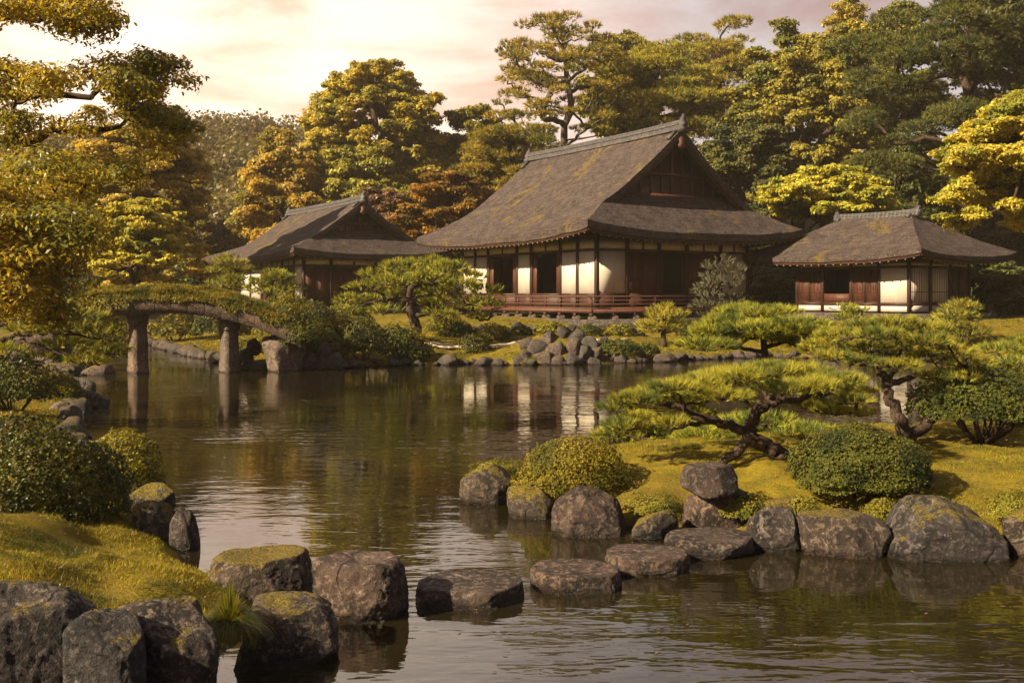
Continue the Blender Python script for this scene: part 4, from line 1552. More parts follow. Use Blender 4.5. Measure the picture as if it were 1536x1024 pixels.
# islet
rock_px('boulder', 'mossy rock at the far left tip of the pine islet', 690, 778, 690, 757, 91, sub=5, depth=1.0, mat='rock_mossy', facets=9)
rock_px('boulder', 'brown rock at the waterline beneath the drooping golden mound', 752, 846, 726, 778, 95, sub=5, mat='rock_mossy', facets=9)
rock_px('boulder', 'large angular brown boulder right of the golden mound at the waterline', 827, 951, 726, 806, 99, sub=6, mat='rock_bare', facets=8)
rock_px('boulder', 'small mossy stone between the angular boulder and the stacked rocks', 946, 1020, 762, 811, 103, sub=5, mat='rock_mossy', facets=8)
rock_px('boulder', 'wide sloping grey rock carrying a square block, behind the last stepping stone', 1018, 1130, 722, 800, 107, sub=6, mat='rock_bare', facets=8, depth=0.8)
rock_px('flat_topped_rock', 'square stone block stacked on top of the sloping grey rock', 1019, 1104, 692, 742, 111, sub=5, mat='rock_bare', flat_top=0.8, facets=4, cut=(.82, .98), box=7, rough=0.7, foot_z=0.45, sink=0.05, depth=0.75, rotz=0.3)
rock_px('boulder', 'dark upright rock at the waterline between the stacked rocks and the low dome rock', 1112, 1198, 754, 828, 115, sub=5, mat='rock', facets=8)
rock_px('boulder', 'low dome-shaped dark rock at the waterline below the round azalea', 1186, 1330, 764, 836, 119, sub=6, mat='rock', facets=9)
rock_px('boulder', 'biggest islet boulder, broad and lichen-streaked, at the right waterline', 1318, 1516, 742, 840, 123, sub=6, mat='rock', facets=9, depth=0.7)
rock_px('boulder', 'mossy rock cut off by the right edge of the view beside the biggest islet boulder', 1500, 1640, 752, 842, 127, sub=5, mat='rock_mossy', facets=9)
rock_px('boulder', 'low mossy rock behind the dome rock, under the round azalea', 1130, 1215, 742, 790, 131, sub=5, mat='rock_mossy', facets=8, foot_z=0.1)
# left middle shore
for a in (('dark rock pair end at the little grass spit on the left shore', 120, 165, 585, 612, 141), ('rounded grey rock at the head of the left spit', 100, 146, 565, 592, 143),
          ('grey stone against the spit grass, behind the rounded rock', 72, 118, 560, 584, 145), ('low dark stone at the waterline below the left spit', 66, 108, 600, 622, 147),
          ('pale stone half hidden under the low pine bough', 60, 130, 540, 562, 149), ('dark flat stone under the tip of the low pine bough', 112, 176, 545, 563, 151)):
    rock_px('boulder', a[0], *a[1:], sub=4, mat='rock_shore', facets=8)
# bridge foot and far shore
protos = []
for k, sd in enumerate((201, 205, 209, 213, 217, 221, 225, 229)):
    V, Fa = rock_shape(sd, (1, 1, 1), 4, 9, sharp=40, cut=(.42, .8), box=2.4, chips=36)
    protos.append(np_mesh('shore_rock', V, [Fa], True))
    protos[-1].materials.append(M['rock_shore'])


def shore_rock(X, Y, s, z, label, group, sx=1.0, sz=0.8):
    o = bpy.data.objects.new('shore_rock', protos[rng.integers(len(protos))])
    COL.objects.link(o)
    o.location = (X, Y, z)
    o.rotation_euler = (rng.uniform(-.2, .2), rng.uniform(-.2, .2), rng.uniform(0, 6.28))
    o.scale = (s * sx, s * rng.uniform(0.7, 1.0), s * sz)
    return tag(o, label, 'rock', group)


def along(poly, i0, i1, step):
    Pn = np.array(poly[i0:i1 + 1], float)
    seg = np.linalg.norm(np.diff(Pn, axis=0), axis=1)
    s = np.concatenate([[0], np.cumsum(seg)])
    u = np.arange(0, s[-1], step)
    return np.stack([np.interp(u, s, Pn[:, j]) for j in range(2)], 1)


for p in along(FAR, 5, 14, 0.36):
    s = 0.12 + 0.34 * rng.random() ** 1.8
    off = rng.uniform(-0.15, 0.35)
    shore_rock(p[0] + rng.uniform(-.1, .1), p[1] + off, s, 0.03 + max(off, 0) * 0.35, 'small grey rock in the rough stone edging of the far shore', 'stones edging the far shore', 1.25, 0.75)
for p in along(FAR, 14, 17, 0.7):
    s = rng.uniform(0.2, 0.42)
    shore_rock(p[0], p[1] + rng.uniform(-.1, .3), s, 0.08, 'small grey rock in the rough stone edging of the far shore', 'stones edging the far shore', 1.25, 0.75)
for p in along(FAR, 1, 5, 0.42):
    s = rng.uniform(0.16, 0.40)
    shore_rock(p[0] + 0.05, p[1] + rng.uniform(-.1, .3), s, 0.10, 'small rock on the channel shore seen beneath the bridge', 'stones along the channel bank', 1.2, 0.85)
for p in along(LEFT, 9, 16, 0.5):
    s = rng.uniform(0.14, 0.34)
    shore_rock(p[0] - rng.uniform(-.05, .25), p[1], s, 0.06, 'small dark rock in the stone edging of the left shore', 'stones edging the left shore', 1.2, 0.8)
# the heap of bigger stones in the middle of the far shore
for (px, py, s) in ((790, 535, .55), (806, 520, .6), (826, 508, .55), (846, 500, .5), (866, 505, .55), (884, 515, .5), (812, 538, .6), (834, 528, .7), (856, 522, .65), (876, 530, .55),
                    (792, 515, .45), (838, 543, .5), (862, 540, .5), (775, 540, .4), (895, 528, .45), (908, 505, .4), (922, 498, .38), (752, 543, .35), (890, 543, .42), (730, 544, .36)):
    Yq = 34.9 + (545 - py) * 0.045
    p = pt(px, py, Yq)
    shore_rock(p[0], p[1], s * 0.75, min(p[2], gz(p[0], p[1]) + 0.35) - 0.1, 'grey boulder in the heap of stones on the far shore below the hall', 'heaped stones below the hall', 1.0, 0.95)
for (px, py, s) in ((445, 505, .55), (452, 530, .6), (470, 520, .6), (430, 548, .5), (490, 532, .5), (462, 547, .5), (480, 548, .45), (365, 540, .5), (352, 550, .35), (380, 522, .45), (505, 545, .45)):
    Yq = 32.6 + (548 - py) * 0.03
    p = pt(px, py, Yq)
    shore_rock(p[0], p[1], s * 0.72, p[2], 'grey rock in the pile at the right foot of the stone bridge', 'rocks piled at the bridge foot', 0.9, 1.15)

# ------------------------------------------------------------------ trees of the wood behind
def flat_cap(z):       # broad flat-topped crown
    return 1.0


# name, label, category, X px, Y, top, half width, low, kind, leaf material, options
def wood_tree(name, label, px, Y, top, hw, low_px, kind, leaf, **kw):
    return make_tree(name, label, 'tree', (px - 768) / F * Y, Y, top, hw, low_px, kind, leaf, **kw)


wood_tree('round_crowned_tree', 'great round-crowned golden tree with bare limbs showing, behind the side lodge', 560, 84, 90, 118, 310, 'leaf', 'golden', K=170, clump=0.16, seed=3, flat=0.6, shell=0.72, dens=1.0, low=-0.5)
wood_tree('broadleaf_tree', 'sunlit yellow tree with sloping outline left of the great round-crowned tree', 425, 78, 196, 78, 420, 'leaf', 'golden', K=90, clump=0.26, seed=5, flat=0.7, dens=1.0, low=-0.7)
wood_tree('broadleaf_tree', 'leafy olive tree rising above the side lodge roof, under the great round crown', 540, 80, 215, 95, 390, 'leaf', 'goldgreen', K=80, clump=0.24, seed=6, flat=0.6, low=-0.6)
wood_tree('tall_pine', 'tallest open-crowned pine standing alone against the sky behind the hall ridge', 842, 74, 14, 112, 235, 'pine', 'pine_far', bark='bark_grey', K=85, clump=0.15, seed=7, dens=1.15, low=-0.35, shell=0.5, trunk_r=0.42)
wood_tree('broadleaf_tree', 'dark gold tree filling the gap between the lodge trees and the tall pine', 715, 86, 150, 80, 360, 'leaf', 'olive', K=90, clump=0.25, seed=9, flat=0.6, low=-0.6)
wood_tree('tall_pine', 'spreading pine in front of the tallest pine, left of the hall ridge', 770, 72, 172, 85, 300, 'pine', 'pine_far', K=60, clump=0.22, seed=12, dens=1.2, low=-0.4)
wood_tree('tall_pine', 'broad spreading pine directly behind the hall ridge ornament', 985, 80, 62, 115, 260, 'pine', 'pine_far', K=95, clump=0.20, seed=13, dens=1.2, low=-0.4)
wood_tree('broadleaf_tree', 'pale-topped tree on the skyline between the tallest pine and the broad pine', 930, 98, 48, 70, 260, 'leaf', 'olive', K=60, clump=0.27, seed=14, low=-0.4)
wood_tree('tall_pine', 'skyline pine behind the broad pine, right of the hall ridge', 1075, 96, 22, 100, 260, 'pine', 'pine_far', K=80, clump=0.22, seed=15, dens=1.2, low=-0.5)
wood_tree('broadleaf_tree', 'tall full leafy tree with golden left side, right of the hall gable', 1205, 76, 24, 118, 330, 'leaf', 'goldgreen', K=130, clump=0.20, seed=16, flat=0.6, low=-0.55)
wood_tree('broadleaf_tree', 'dark broad tree low behind the hall gable', 1115, 70, 170, 85, 370, 'leaf', 'deep', K=80, clump=0.25, seed=17, flat=0.6, low=-0.6)
wood_tree('broadleaf_tree', 'golden skyline tree behind the tall full leafy tree', 1270, 100, 2, 90, 250, 'leaf', 'golden', K=60, clump=0.27, seed=18, low=-0.4)
wood_tree('dark_pine', 'tall dark pine with a thick visible trunk at the upper right', 1432, 60, -60, 185, 300, 'pine', 'pine_dark', K=120, clump=0.15, seed=19, dens=1.15, low=-0.4, shell=0.45, trunk_r=0.5)
wood_tree('broadleaf_tree', 'olive tree between the tall full tree and the dark pine', 1330, 84, -10, 95, 330, 'leaf', 'olive', K=100, clump=0.23, seed=20, flat=0.6, low=-0.6)
wood_tree('broadleaf_tree', 'dark leafy tree at the upper right edge behind the dark pine', 1545, 88, -40, 130, 380, 'leaf', 'deep', K=100, clump=0.23, seed=22, low=-0.6)
wood_tree('broadleaf_tree', 'shadowy tree behind the tea pavilion ridge', 1385, 70, 200, 95, 420, 'leaf', 'deep', K=80, clump=0.25, seed=23, low=-0.7)
wood_tree('broadleaf_tree', 'dark bushy tree low between the hall and the pavilion', 1150, 62, 330, 60, 470, 'leaf', 'deep', K=50, clump=0.3, seed=24, low=-0.8)
wood_tree('maple', 'bright yellow maple behind the tea pavilion roof, right of the hall roof', 1240, 58, 248, 100, 345, 'leaf', 'lime', K=110, clump=0.19, seed=25, flat=0.42, low=-0.2)
wood_tree('maple', 'bright yellow leafy tree at the right edge, overhanging the pavilion eave', 1598, 38, 118, 190, 362, 'leaf', 'lime', K=210, clump=0.15, seed=26, flat=0.5, low=-0.3, trunk_r=0.2)
wood_tree('maple', 'orange maple between the side lodge and the hall roof', 668, 68, 252, 84, 375, 'leaf', 'orange', K=70, clump=0.22, seed=27, flat=0.4, low=-0.5)
wood_tree('maple', 'brownish bare-looking tree behind the side lodge ridge', 572, 72, 278, 52, 370, 'leaf', 'russet', K=40, clump=0.24, seed=28, flat=0.45, dens=0.6, low=-0.4)
wood_tree('bush', 'small reddish bush tree left of the side lodge roof', 336, 82, 318, 27, 398, 'leaf', 'russet', K=24, clump=0.4, seed=29, flat=0.8, low=-0.8)
wood_tree('maple', 'light green domed maple behind the left end of the bridge', 207, 47, 293, 80, 428, 'leaf', 'lime', K=90, clump=0.21, seed=30, flat=0.45, low=-0.35, trunk_r=0.22)
wood_tree('broadleaf_tree', 'golden tree with layered boughs behind the light green domed maple', 205, 56, 128, 112, 420, 'leaf', 'golden', K=120, clump=0.2, seed=31, flat=0.45, low=-0.6)
wood_tree('broadleaf_tree', 'dark shaded tree at the right flank of the golden layered tree', 285, 80, 215, 40, 420, 'leaf', 'olive', K=60, clump=0.33, seed=32, flat=0.7, low=-0.9)
wood_tree('broadleaf_tree', 'dark tree behind the left shore, left of the light green domed maple', 60, 62, 262, 85, 440, 'leaf', 'deep', K=80, clump=0.24, seed=33, flat=0.6, low=-0.8)
wood_tree('dark_pine', 'dark evergreen beside the right side of the tea pavilion', 1475, 52, 372, 62, 480, 'leaf', 'deep', K=50, clump=0.3, seed=34, flat=0.6, low=-0.9)
wood_tree('broadleaf_tree', 'olive tree peeping above the hall roof slope, behind the orange maple', 640, 92, 205, 60, 330, 'leaf', 'goldgreen', K=50, clump=0.28, seed=35, low=-0.6)
# a dark understorey hedge behind the buildings, one thing per bush
ub = []
for i, (px, Y, top, hw, low_, lab) in enumerate(((30, 60, 395, 60, 455, 'dark shrub in the shade beyond the left end of the bridge'),
        (140, 62, 405, 55, 460, 'dark shrub behind the trunk of the light green maple'),
        (265, 76, 398, 55, 458, 'dark shrub between the light green maple and the side lodge'),
        (640, 70, 385, 45, 450, 'dark shrub in the gap between the side lodge and the hall'),
        (1165, 58, 395, 45, 470, 'dark shrub in the gap between the hall and the tea pavilion'),
        (1520, 56, 400, 60, 480, 'dark shrub at the right edge behind the pavilion lawn'))):
    wood_tree('shrub', lab, px, Y, top, hw, low_, 'leaf', 'deep', K=30, clump=0.36, seed=60 + i, flat=0.7, low=-0.8, group='dark shrubs under the trees')

# the far wooded hill, one mass
r = np.random.default_rng(77)
n = 1500
hx = r.uniform(-150, 30, n)
hy = r.uniform(112, 250, n)
keep = (hx / hy > -0.62) & (hx / hy < 0.12)
hx, hy = hx[keep], hy[keep]
hr_ = r.uniform(2.2, 4.6, len(hx))
V, Fa = clump_leaves(np.stack([hx, hy, ground_h(hx, hy) + hr_ * 0.9], 1), hr_, 1.1, 3.4, 0.72, 0.5, r, lower=0.1)
tag(obj('distant_forest', np_mesh('distant_forest', V, [Fa]), M['far_wood']), kind='stuff')

# ------------------------------------------------------------------ the big maple that hangs in from the left
r = np.random.default_rng(5)
KS = 0.64          # it stands about seventeen metres away
base = np.array([-17.2 * KS, 27.5 * KS, gz(-17.2 * KS, 27.5 * KS) - 0.1])
tg, rr = [], []
# (x0, x1, y0, y1, depth0, depth1, number, clump radius)
for (x0, x1, y0, y1, d0, d1, k, cr) in ((-120, 130, -40, 45, 23, 27, 30, .55), (60, 175, 5, 60, 24, 26, 9, .42), (-60, 190, 95, 150, 23, 29, 20, .5), (170, 285, 85, 140, 25, 27, 15, .45),
                                     (-60, 250, 165, 215, 24, 30, 20, .5), (200, 285, 150, 200, 26, 29, 8, .5), (-80, 150, 235, 330, 22, 28, 26, .6), (120, 270, 235, 290, 27, 31, 10, .5), (-80, 125, 320, 430, 21, 26, 34, .62),
                                     (60, 130, 300, 380, 23, 26, 8, .5), (-60, 90, 420, 480, 21, 24, 14, .5)):
    for _ in range(k):
        Y = r.uniform(d0, d1) * KS
        tg.append(pt(r.uniform(x0, x1), r.uniform(y0, y1), Y) - base)
        rr.append(KS * cr * r.uniform(0.7, 1.25))
tg, rr = np.array(tg), np.array(rr)
z8 = float(tg[:, 2].max())
limbs = [[np.array([0, 0, 0]), np.array([0.25, -0.1, z8 * .3]), np.array([0.1, -0.25, z8 * .62]), np.array([0.4, -0.3, z8 * .86])]]
lr = [[0.26, 0.22, 0.16, 0.08]]
for pxs, Y in (([(-60, 130), (60, 150), (150, 128), (270, 103)], 26), ([(-60, 215), (60, 205), (150, 192), (235, 180)], 27.5), ([(-70, 40), (20, 25), (100, 18)], 25), ([(-70, 300), (40, 262), (130, 245), (230, 262)], 28.5)):
    poly = [pt(a, b, Y * KS) - base for a, b in pxs]
    st = np.array([0.15, -0.25, poly[0][2] - 0.45])
    limbs.append([st] + poly)
    lr.append([0.10, 0.085, 0.065, 0.045, 0.02])
mbt, N, ch = skeleton(limbs, lr, tg, r, tip=0.0095, nseg=6, low_pen=0.6, sag=0.05)
maple = thing('overhanging_tree', 'large golden tree leaning in from the left edge, boughs spread over the water', 'tree', tuple(base))
mbt.obj('trunk', M['bark'], maple, smooth=True)
V, Fa = clump_leaves(tg, rr * 1.3, 0.5, 85 / KS ** 2, 0.15 * KS, 0.066 * KS, r, droop=0.9, lower=0.6)
obj('crown', np_mesh('crown', V, [Fa]), M['golden_air'], maple)


# ------------------------------------------------------------------ garden pines
def garden_pine(name, label, X, Y, limbs, lr, pads, K=16, Ln=0.10, Wd=0.006, per=150, flat=0.3, leaf='pine', seed=1, zb=None, tip=0.007, twigs=3, upness=0.75, spread=0.5, cat='pine tree', group=None, bark='bark_pine', sides=7, rot=0.0, depthscale=1.0):
    """limbs, pads in photograph pixels at a distance: pads are (px, py, dY, radius in metres)"""
    r = np.random.default_rng(seed)
    base = np.array([X, Y, (gz(X, Y) - 0.05) if zb is None else zb])
    L3 = []
    for k, l in enumerate(limbs):
        L3.append([pt(a, b, Y + d * depthscale) - base for a, b, d in l])
    L3[0][0] = np.array([L3[0][0][0], L3[0][0][1], 0.0])
    C = np.array([pt(a, b, Y + d * depthscale) - base for a, b, d, _ in pads])
    R = np.array([q[3] for q in pads])
    # a fan of twigs under each pad
    tg = [C - np.array([0, 0, 1]) * (R * flat * 0.35)[:, None]]
    for _ in range(twigs):
        th = r.uniform(0, 2 * np.pi, len(C))
        q = r.uniform(0.35, 0.8, len(C))
        tg.append(C + np.stack([np.cos(th) * R * q, np.sin(th) * R * q, -0.15 * R * flat], 1))
    T = np.concatenate(tg)
    mb_, N_, ch_ = skeleton(L3, lr, T, r, tip=tip, power=0.48, nseg=5, sag=0.02, twist=0.14, low_pen=0.3, sides=sides)
    root = thing(name, label, cat, tuple(base), 0, group)
    mb_.obj('trunk', M[bark], root, smooth=True)
    V, Fa = pad_tufts(C, R, flat, per, K, Ln, Wd, r, spread, upness)
    obj('needles', np_mesh('needles', V, [Fa]), M[leaf], root)
    return root


def jitter_pads(box, n, dY, rad, seed, top=None):
    """pads scattered in a pixel box under an arched outline"""
    r = np.random.default_rng(seed)
    x0, x1, y0, y1 = box
    out_ = []
    for k in range(n):
        u = (k + r.random()) / n * 2 - 1
        yt = y0 + (y1 - y0) * (abs(u) ** 2.2) * 0.75
        y = yt + (y1 - yt) * r.random() ** 1.8 * 0.8
        out_.append((x0 + (x1 - x0) * (u + 1) / 2, y, r.uniform(-dY, dY), rad * r.uniform(0.75, 1.25)))
    return out_


# the pine of the islet, leaning left over the water
P1 = [(1095, 566, .1, .36), (1150, 560, -.2, .38), (1205, 563, .3, .38), (1050, 580, -.3, .36), (1003, 590, .2, .36), (958, 602, -.2, .33), (924, 614, .1, .24), (1252, 574, -.2, .34),
      (1288, 590, .2, .22), (1130, 578, .7, .40), (1182, 586, -.6, .36), (1082, 596, -.65, .34), (1022, 602, .7, .35), (1240, 596, .7, .32), (1010, 585, -.7, .28), (1120, 566, -.7, .30), (1225, 582, -.7, .28),
      (1170, 557, .9, .36), (1065, 572, .9, .36), (975, 600, .8, .30), (1278, 603, -.4, .22), (1268, 580, .6, .26),
      (935, 640, -.1, .25), (980, 648, .3, .27), (918, 652, .2, .17), (1010, 636, -.4, .22), (955, 628, .7, .26), (1250, 618, .2, .26), (1290, 622, .0, .18), (1218, 610, .5, .26), (1045, 622, .5, .22)]
garden_pine('garden_pine', 'low spreading pine on the islet with leaning forked trunk and bare lower limbs', 3.55, 12.0,
            [[(1208, 693, .10), (1165, 676, .02), (1128, 660, 0), (1118, 640, 0), (1150, 606, 0), (1172, 585, 0), (1168, 566, .05)],
             [(1124, 652, 0), (1108, 676, -.05), (1082, 694, -.08)],
             [(1120, 645, 0), (1078, 634, .02), (1030, 618, .0), (1003, 604, .0), (965, 600, .0)],
             [(1078, 634, .02), (1022, 636, .1), (975, 640, .2), (928, 644, .05)],
             [(1152, 604, 0), (1196, 598, -.1), (1240, 590, -.2), (1284, 596, -.1)],
             [(1150, 607, 0), (1110, 598, .3), (1070, 585, .5), (1040, 585, .7)],
             [(1030, 618, 0), (1020, 596, -.3), (1018, 585, -.5)]],
            [[.098, .095, .088, .078, .062, .042, .02], [.062, .058, .05], [.062, .055, .045, .032, .016], [.035, .028, .02, .01], [.045, .038, .028, .012], [.038, .03, .022, .012], [.026, .018, .01]],
            [(a, b, c, d * 1.0) for a, b, c, d in P1], K=22, Ln=0.100, Wd=0.0060, per=440, flat=0.27, seed=101, twigs=4, tip=0.0055, upness=0.8)

P2 = jitter_pads((1052, 1222, 462, 530), 26, 0.8, 0.40, 7)
garden_pine('garden_pine', 'upright layered pine behind the leaning islet pine, its tip in front of the hall corner', 4.05, 15.9,
            [[(1148, 640, 0), (1155, 590, 0), (1150, 540, 0), (1146, 505, 0), (1150, 475, 0)], [(1150, 530, 0), (1100, 520, .1), (1062, 516, .2)], [(1150, 520, 0), (1190, 508, -.1), (1222, 500, 0)]],
            [[.09, .08, .065, .045, .02], [.035, .028, .012], [.035, .028, .012]], P2, K=16, Ln=0.110, Wd=0.0080, per=270, flat=0.26, seed=102)

P3 = [(1300, 492, .1, .34), (1342, 488, -.2, .36), (1385, 497, .2, .36), (1262, 506, -.1, .32), (1232, 520, .1, .28), (1250, 538, -.3, .28), (1300, 524, .5, .36), (1345, 512, .6, .38), (1395, 514, -.5, .34),
      (1420, 528, .1, .32), (1450, 545, -.1, .30), (1466, 558, .1, .18), (1432, 562, .3, .28), (1385, 540, .5, .34), (1345, 550, -.5, .30), (1400, 566, -.1, .26), (1290, 545, -.1, .28), (1220, 528, .4, .24), (1320, 505, -.6, .30), (1270, 520, .7, .32), (1440, 570, -.3, .22)]
garden_pine('garden_pine', 'taller wide-topped pine with a crooked trunk, right of the leaning islet pine', 5.35, 13.5,
            [[(1362, 662, 0), (1352, 636, 0), (1334, 602, 0), (1330, 574, 0), (1312, 548, 0), (1305, 520, 0)],
             [(1366, 658, 0), (1392, 632, .15), (1418, 606, .3), (1446, 604, .45)],
             [(1331, 578, 0), (1372, 562, .05), (1420, 556, .1), (1452, 560, 0)],
             [(1312, 548, 0), (1272, 535, .0), (1236, 528, .1)],
             [(1331, 576, 0), (1350, 540, .3), (1352, 512, .5)]],
            [[.10, .09, .075, .06, .045, .02], [.085, .075, .06, .035], [.045, .035, .026, .012], [.036, .028, .012], [.036, .026, .012]],
            P3, K=18, Ln=0.105, Wd=0.0070, per=350, flat=0.27, seed=103, twigs=4)

P5 = jitter_pads((905, 1010, 640, 672), 8, .7, 0.28, 9) + jitter_pads((1000, 1262, 632, 676), 22, .8, 0.34, 10)
garden_pine('creeping_pine', 'low creeping pine along the back shore of the islet', 3.1, 15.0,
            [[(1090, 655, 0), (1060, 645, 0), (1000, 650, .1), (940, 655, .2)], [(1090, 655, 0), (1150, 648, 0), (1220, 648, .1)]], [[.05, .04, .03, .015], [.045, .035, .015]], P5, K=12, Ln=0.13, Wd=0.010, per=170, flat=0.35, seed=104, zb=0.3)

P6 = [(1500, 528, 0, .32), (1535, 520, .3, .34), (1525, 548, -.3, .32), (1560, 535, 0, .36), (1498, 555, .2, .25), (1550, 560, .3, .35), (1590, 545, 0, .35)]
garden_pine('garden_pine', 'pine cut by the right edge of the view, above the big-stemmed bush', 8.3, 15.6,
            [[(1560, 640, 0), (1555, 600, 0), (1548, 560, 0), (1550, 530, 0)], [(1552, 575, 0), (1520, 558, 0), (1500, 552, 0)]], [[.09, .08, .06, .02], [.03, .024, .01]], P6, K=16, Ln=0.125, Wd=0.008, per=210, flat=0.33, seed=105)

# the wide old pine on the far bank
PF = [(a, b + 6, c, d) for a, b, c, d in ((600, 398, 0, .8), (640, 394, .5, .9), (672, 400, -.4, .8), (565, 410, .2, .75), (700, 412, .3, .75), (548, 428, -.4, .7), (590, 420, -1, .8), (640, 415, -1.1, .85), (690, 425, -.9, .8),
      (725, 432, .2, .7), (528, 446, .2, .65), (560, 448, .7, .7), (605, 440, 1., .8), (660, 436, 1.1, .8), (715, 450, -.6, .7), (738, 455, .4, .5), (520, 462, -.2, .5), (580, 462, -.6, .6), (690, 462, .6, .7), (660, 468, -.8, .6), (720, 472, .2, .55),
      (610, 425, .4, .8), (655, 452, -.3, .7), (625, 405, 1., .8), (540, 466, .6, .5))]
garden_pine('garden_pine', 'wide old pine with domed crown and dark trunk on the far bank', -3.55, 37.6,
            [[(628, 513, 0), (625, 490, 0), (618, 470, 0), (612, 448, 0), (620, 425, 0), (635, 405, 0)], [(620, 475, 0), (660, 462, 0), (705, 466, .2)], [(613, 452, 0), (575, 448, 0), (538, 458, 0)], [(618, 430, 0), (660, 420, .2), (700, 424, .3)]],
            [[.22, .20, .17, .14, .10, .05], [.10, .08, .03], [.09, .07, .03], [.08, .06, .03]], PF, K=12, Ln=0.26, Wd=0.030, per=40, flat=0.34, seed=106, tip=0.018, leaf='pine', depthscale=1.3)


def simple_pine(name, label, px, Y, top, hw, low, n, seed, leaf='pine', flat=0.32, rad=0.22, per=40, Ln=0.24, trunk=0.09, **kw):
    X = (px - 768) / F * Y
    r = np.random.default_rng(seed)
    zb = gz(X, Y)
    ybase = HZ + (H - zb) * F / Y
    pads = []
    for k in range(n):
        q = (k + 0.5) / n
        y = top + 6 + (low - top - 6) * q
        wq = hw * (0.35 + 0.65 * math.sin(min(1, q * 1.25) * math.pi / 2)) * (1 if q < .8 else .85)
        for s_ in range(3 if q > 0.12 else 1):
            a = r.uniform(0, 6.28)
            q2 = r.uniform(0.35, 0.85) if q > 0.12 else 0.0
            pads.append((px + math.cos(a) * wq * q2 * 0.9, y + r.uniform(-4, 4), math.sin(a) * wq * q2 / F * Y, hw / F * Y * rad * 1.9 * r.uniform(.8, 1.2)))
    return garden_pine(name, label, X, Y, [[(px, ybase, 0), (px + r.uniform(-3, 3), (ybase + top) / 2, 0), (px + r.uniform(-2, 2), top + 8, 0)]], [[trunk, trunk * .7, trunk * .25]], pads,
                       K=10, Ln=Ln, Wd=Ln * 0.11, per=per, flat=flat, leaf=leaf, seed=seed, tip=0.013, **kw)


simple_pine('garden_pine', 'small layered pine left of the lodge wall, above the bridge', 345, 44, 382, 42, 436, 7, 111)
simple_pine('garden_pine', 'small rounded pine in front of the lodge corner', 410, 42, 400, 40, 442, 6, 112)
simple_pine('garden_pine', 'little rounded pine on the lawn below the hall front', 995, 40, 456, 42, 502, 7, 113, leaf='pine_far', trunk=0.12)
simple_pine('grey_pine', 'sparse grey-green pine standing before the right end of the hall', 1082, 43.5, 384, 45, 475, 10, 114, leaf='grey_pine', per=17, flat=0.3)
simple_pine('garden_pine', 'small tiered pine in front of the right side of the tea pavilion', 1442, 39, 448, 50, 506, 7, 115, trunk=0.11)
simple_pine('garden_pine', 'small flat-topped pine in front of the pavilion window', 1272, 41, 455, 32, 482, 4, 116)

# the low pine bough that reaches in from the left edge
PL = [(20, 455, 0, .55), (70, 462, .4, .55), (115, 478, -.3, .5), (150, 500, .1, .45), (165, 528, .2, .35), (100, 520, .5, .5), (45, 500, -.4, .5), (0, 480, .4, .6), (130, 545, -.2, .4), (60, 540, .3, .45), (10, 530, -.2, .5), (-40, 460, 0, .7), (-50, 510, .3, .6), (85, 495, -.6, .4)]
garden_pine('leaning_pine', 'shaded pine with a dark low bough reaching in from the left edge', -11.6, 20.5,
            [[(-75, 590, 0), (-70, 540, 0), (-40, 505, 0), (-30, 460, 0)], [(-45, 512, 0), (10, 512, 0), (60, 520, 0), (110, 536, .1), (150, 548, .1)], [(0, 510, 0), (50, 498, -.1), (110, 500, -.1), (150, 508, 0)], [(-40, 500, 0), (20, 480, .2), (80, 478, .3)]],
            [[.16, .15, .12, .06], [.085, .07, .06, .04, .02], [.05, .045, .035, .015], [.05, .035, .02]], PL, K=15, Ln=0.19, Wd=0.015, per=90, flat=0.32, leaf='pine', seed=120, tip=0.012)

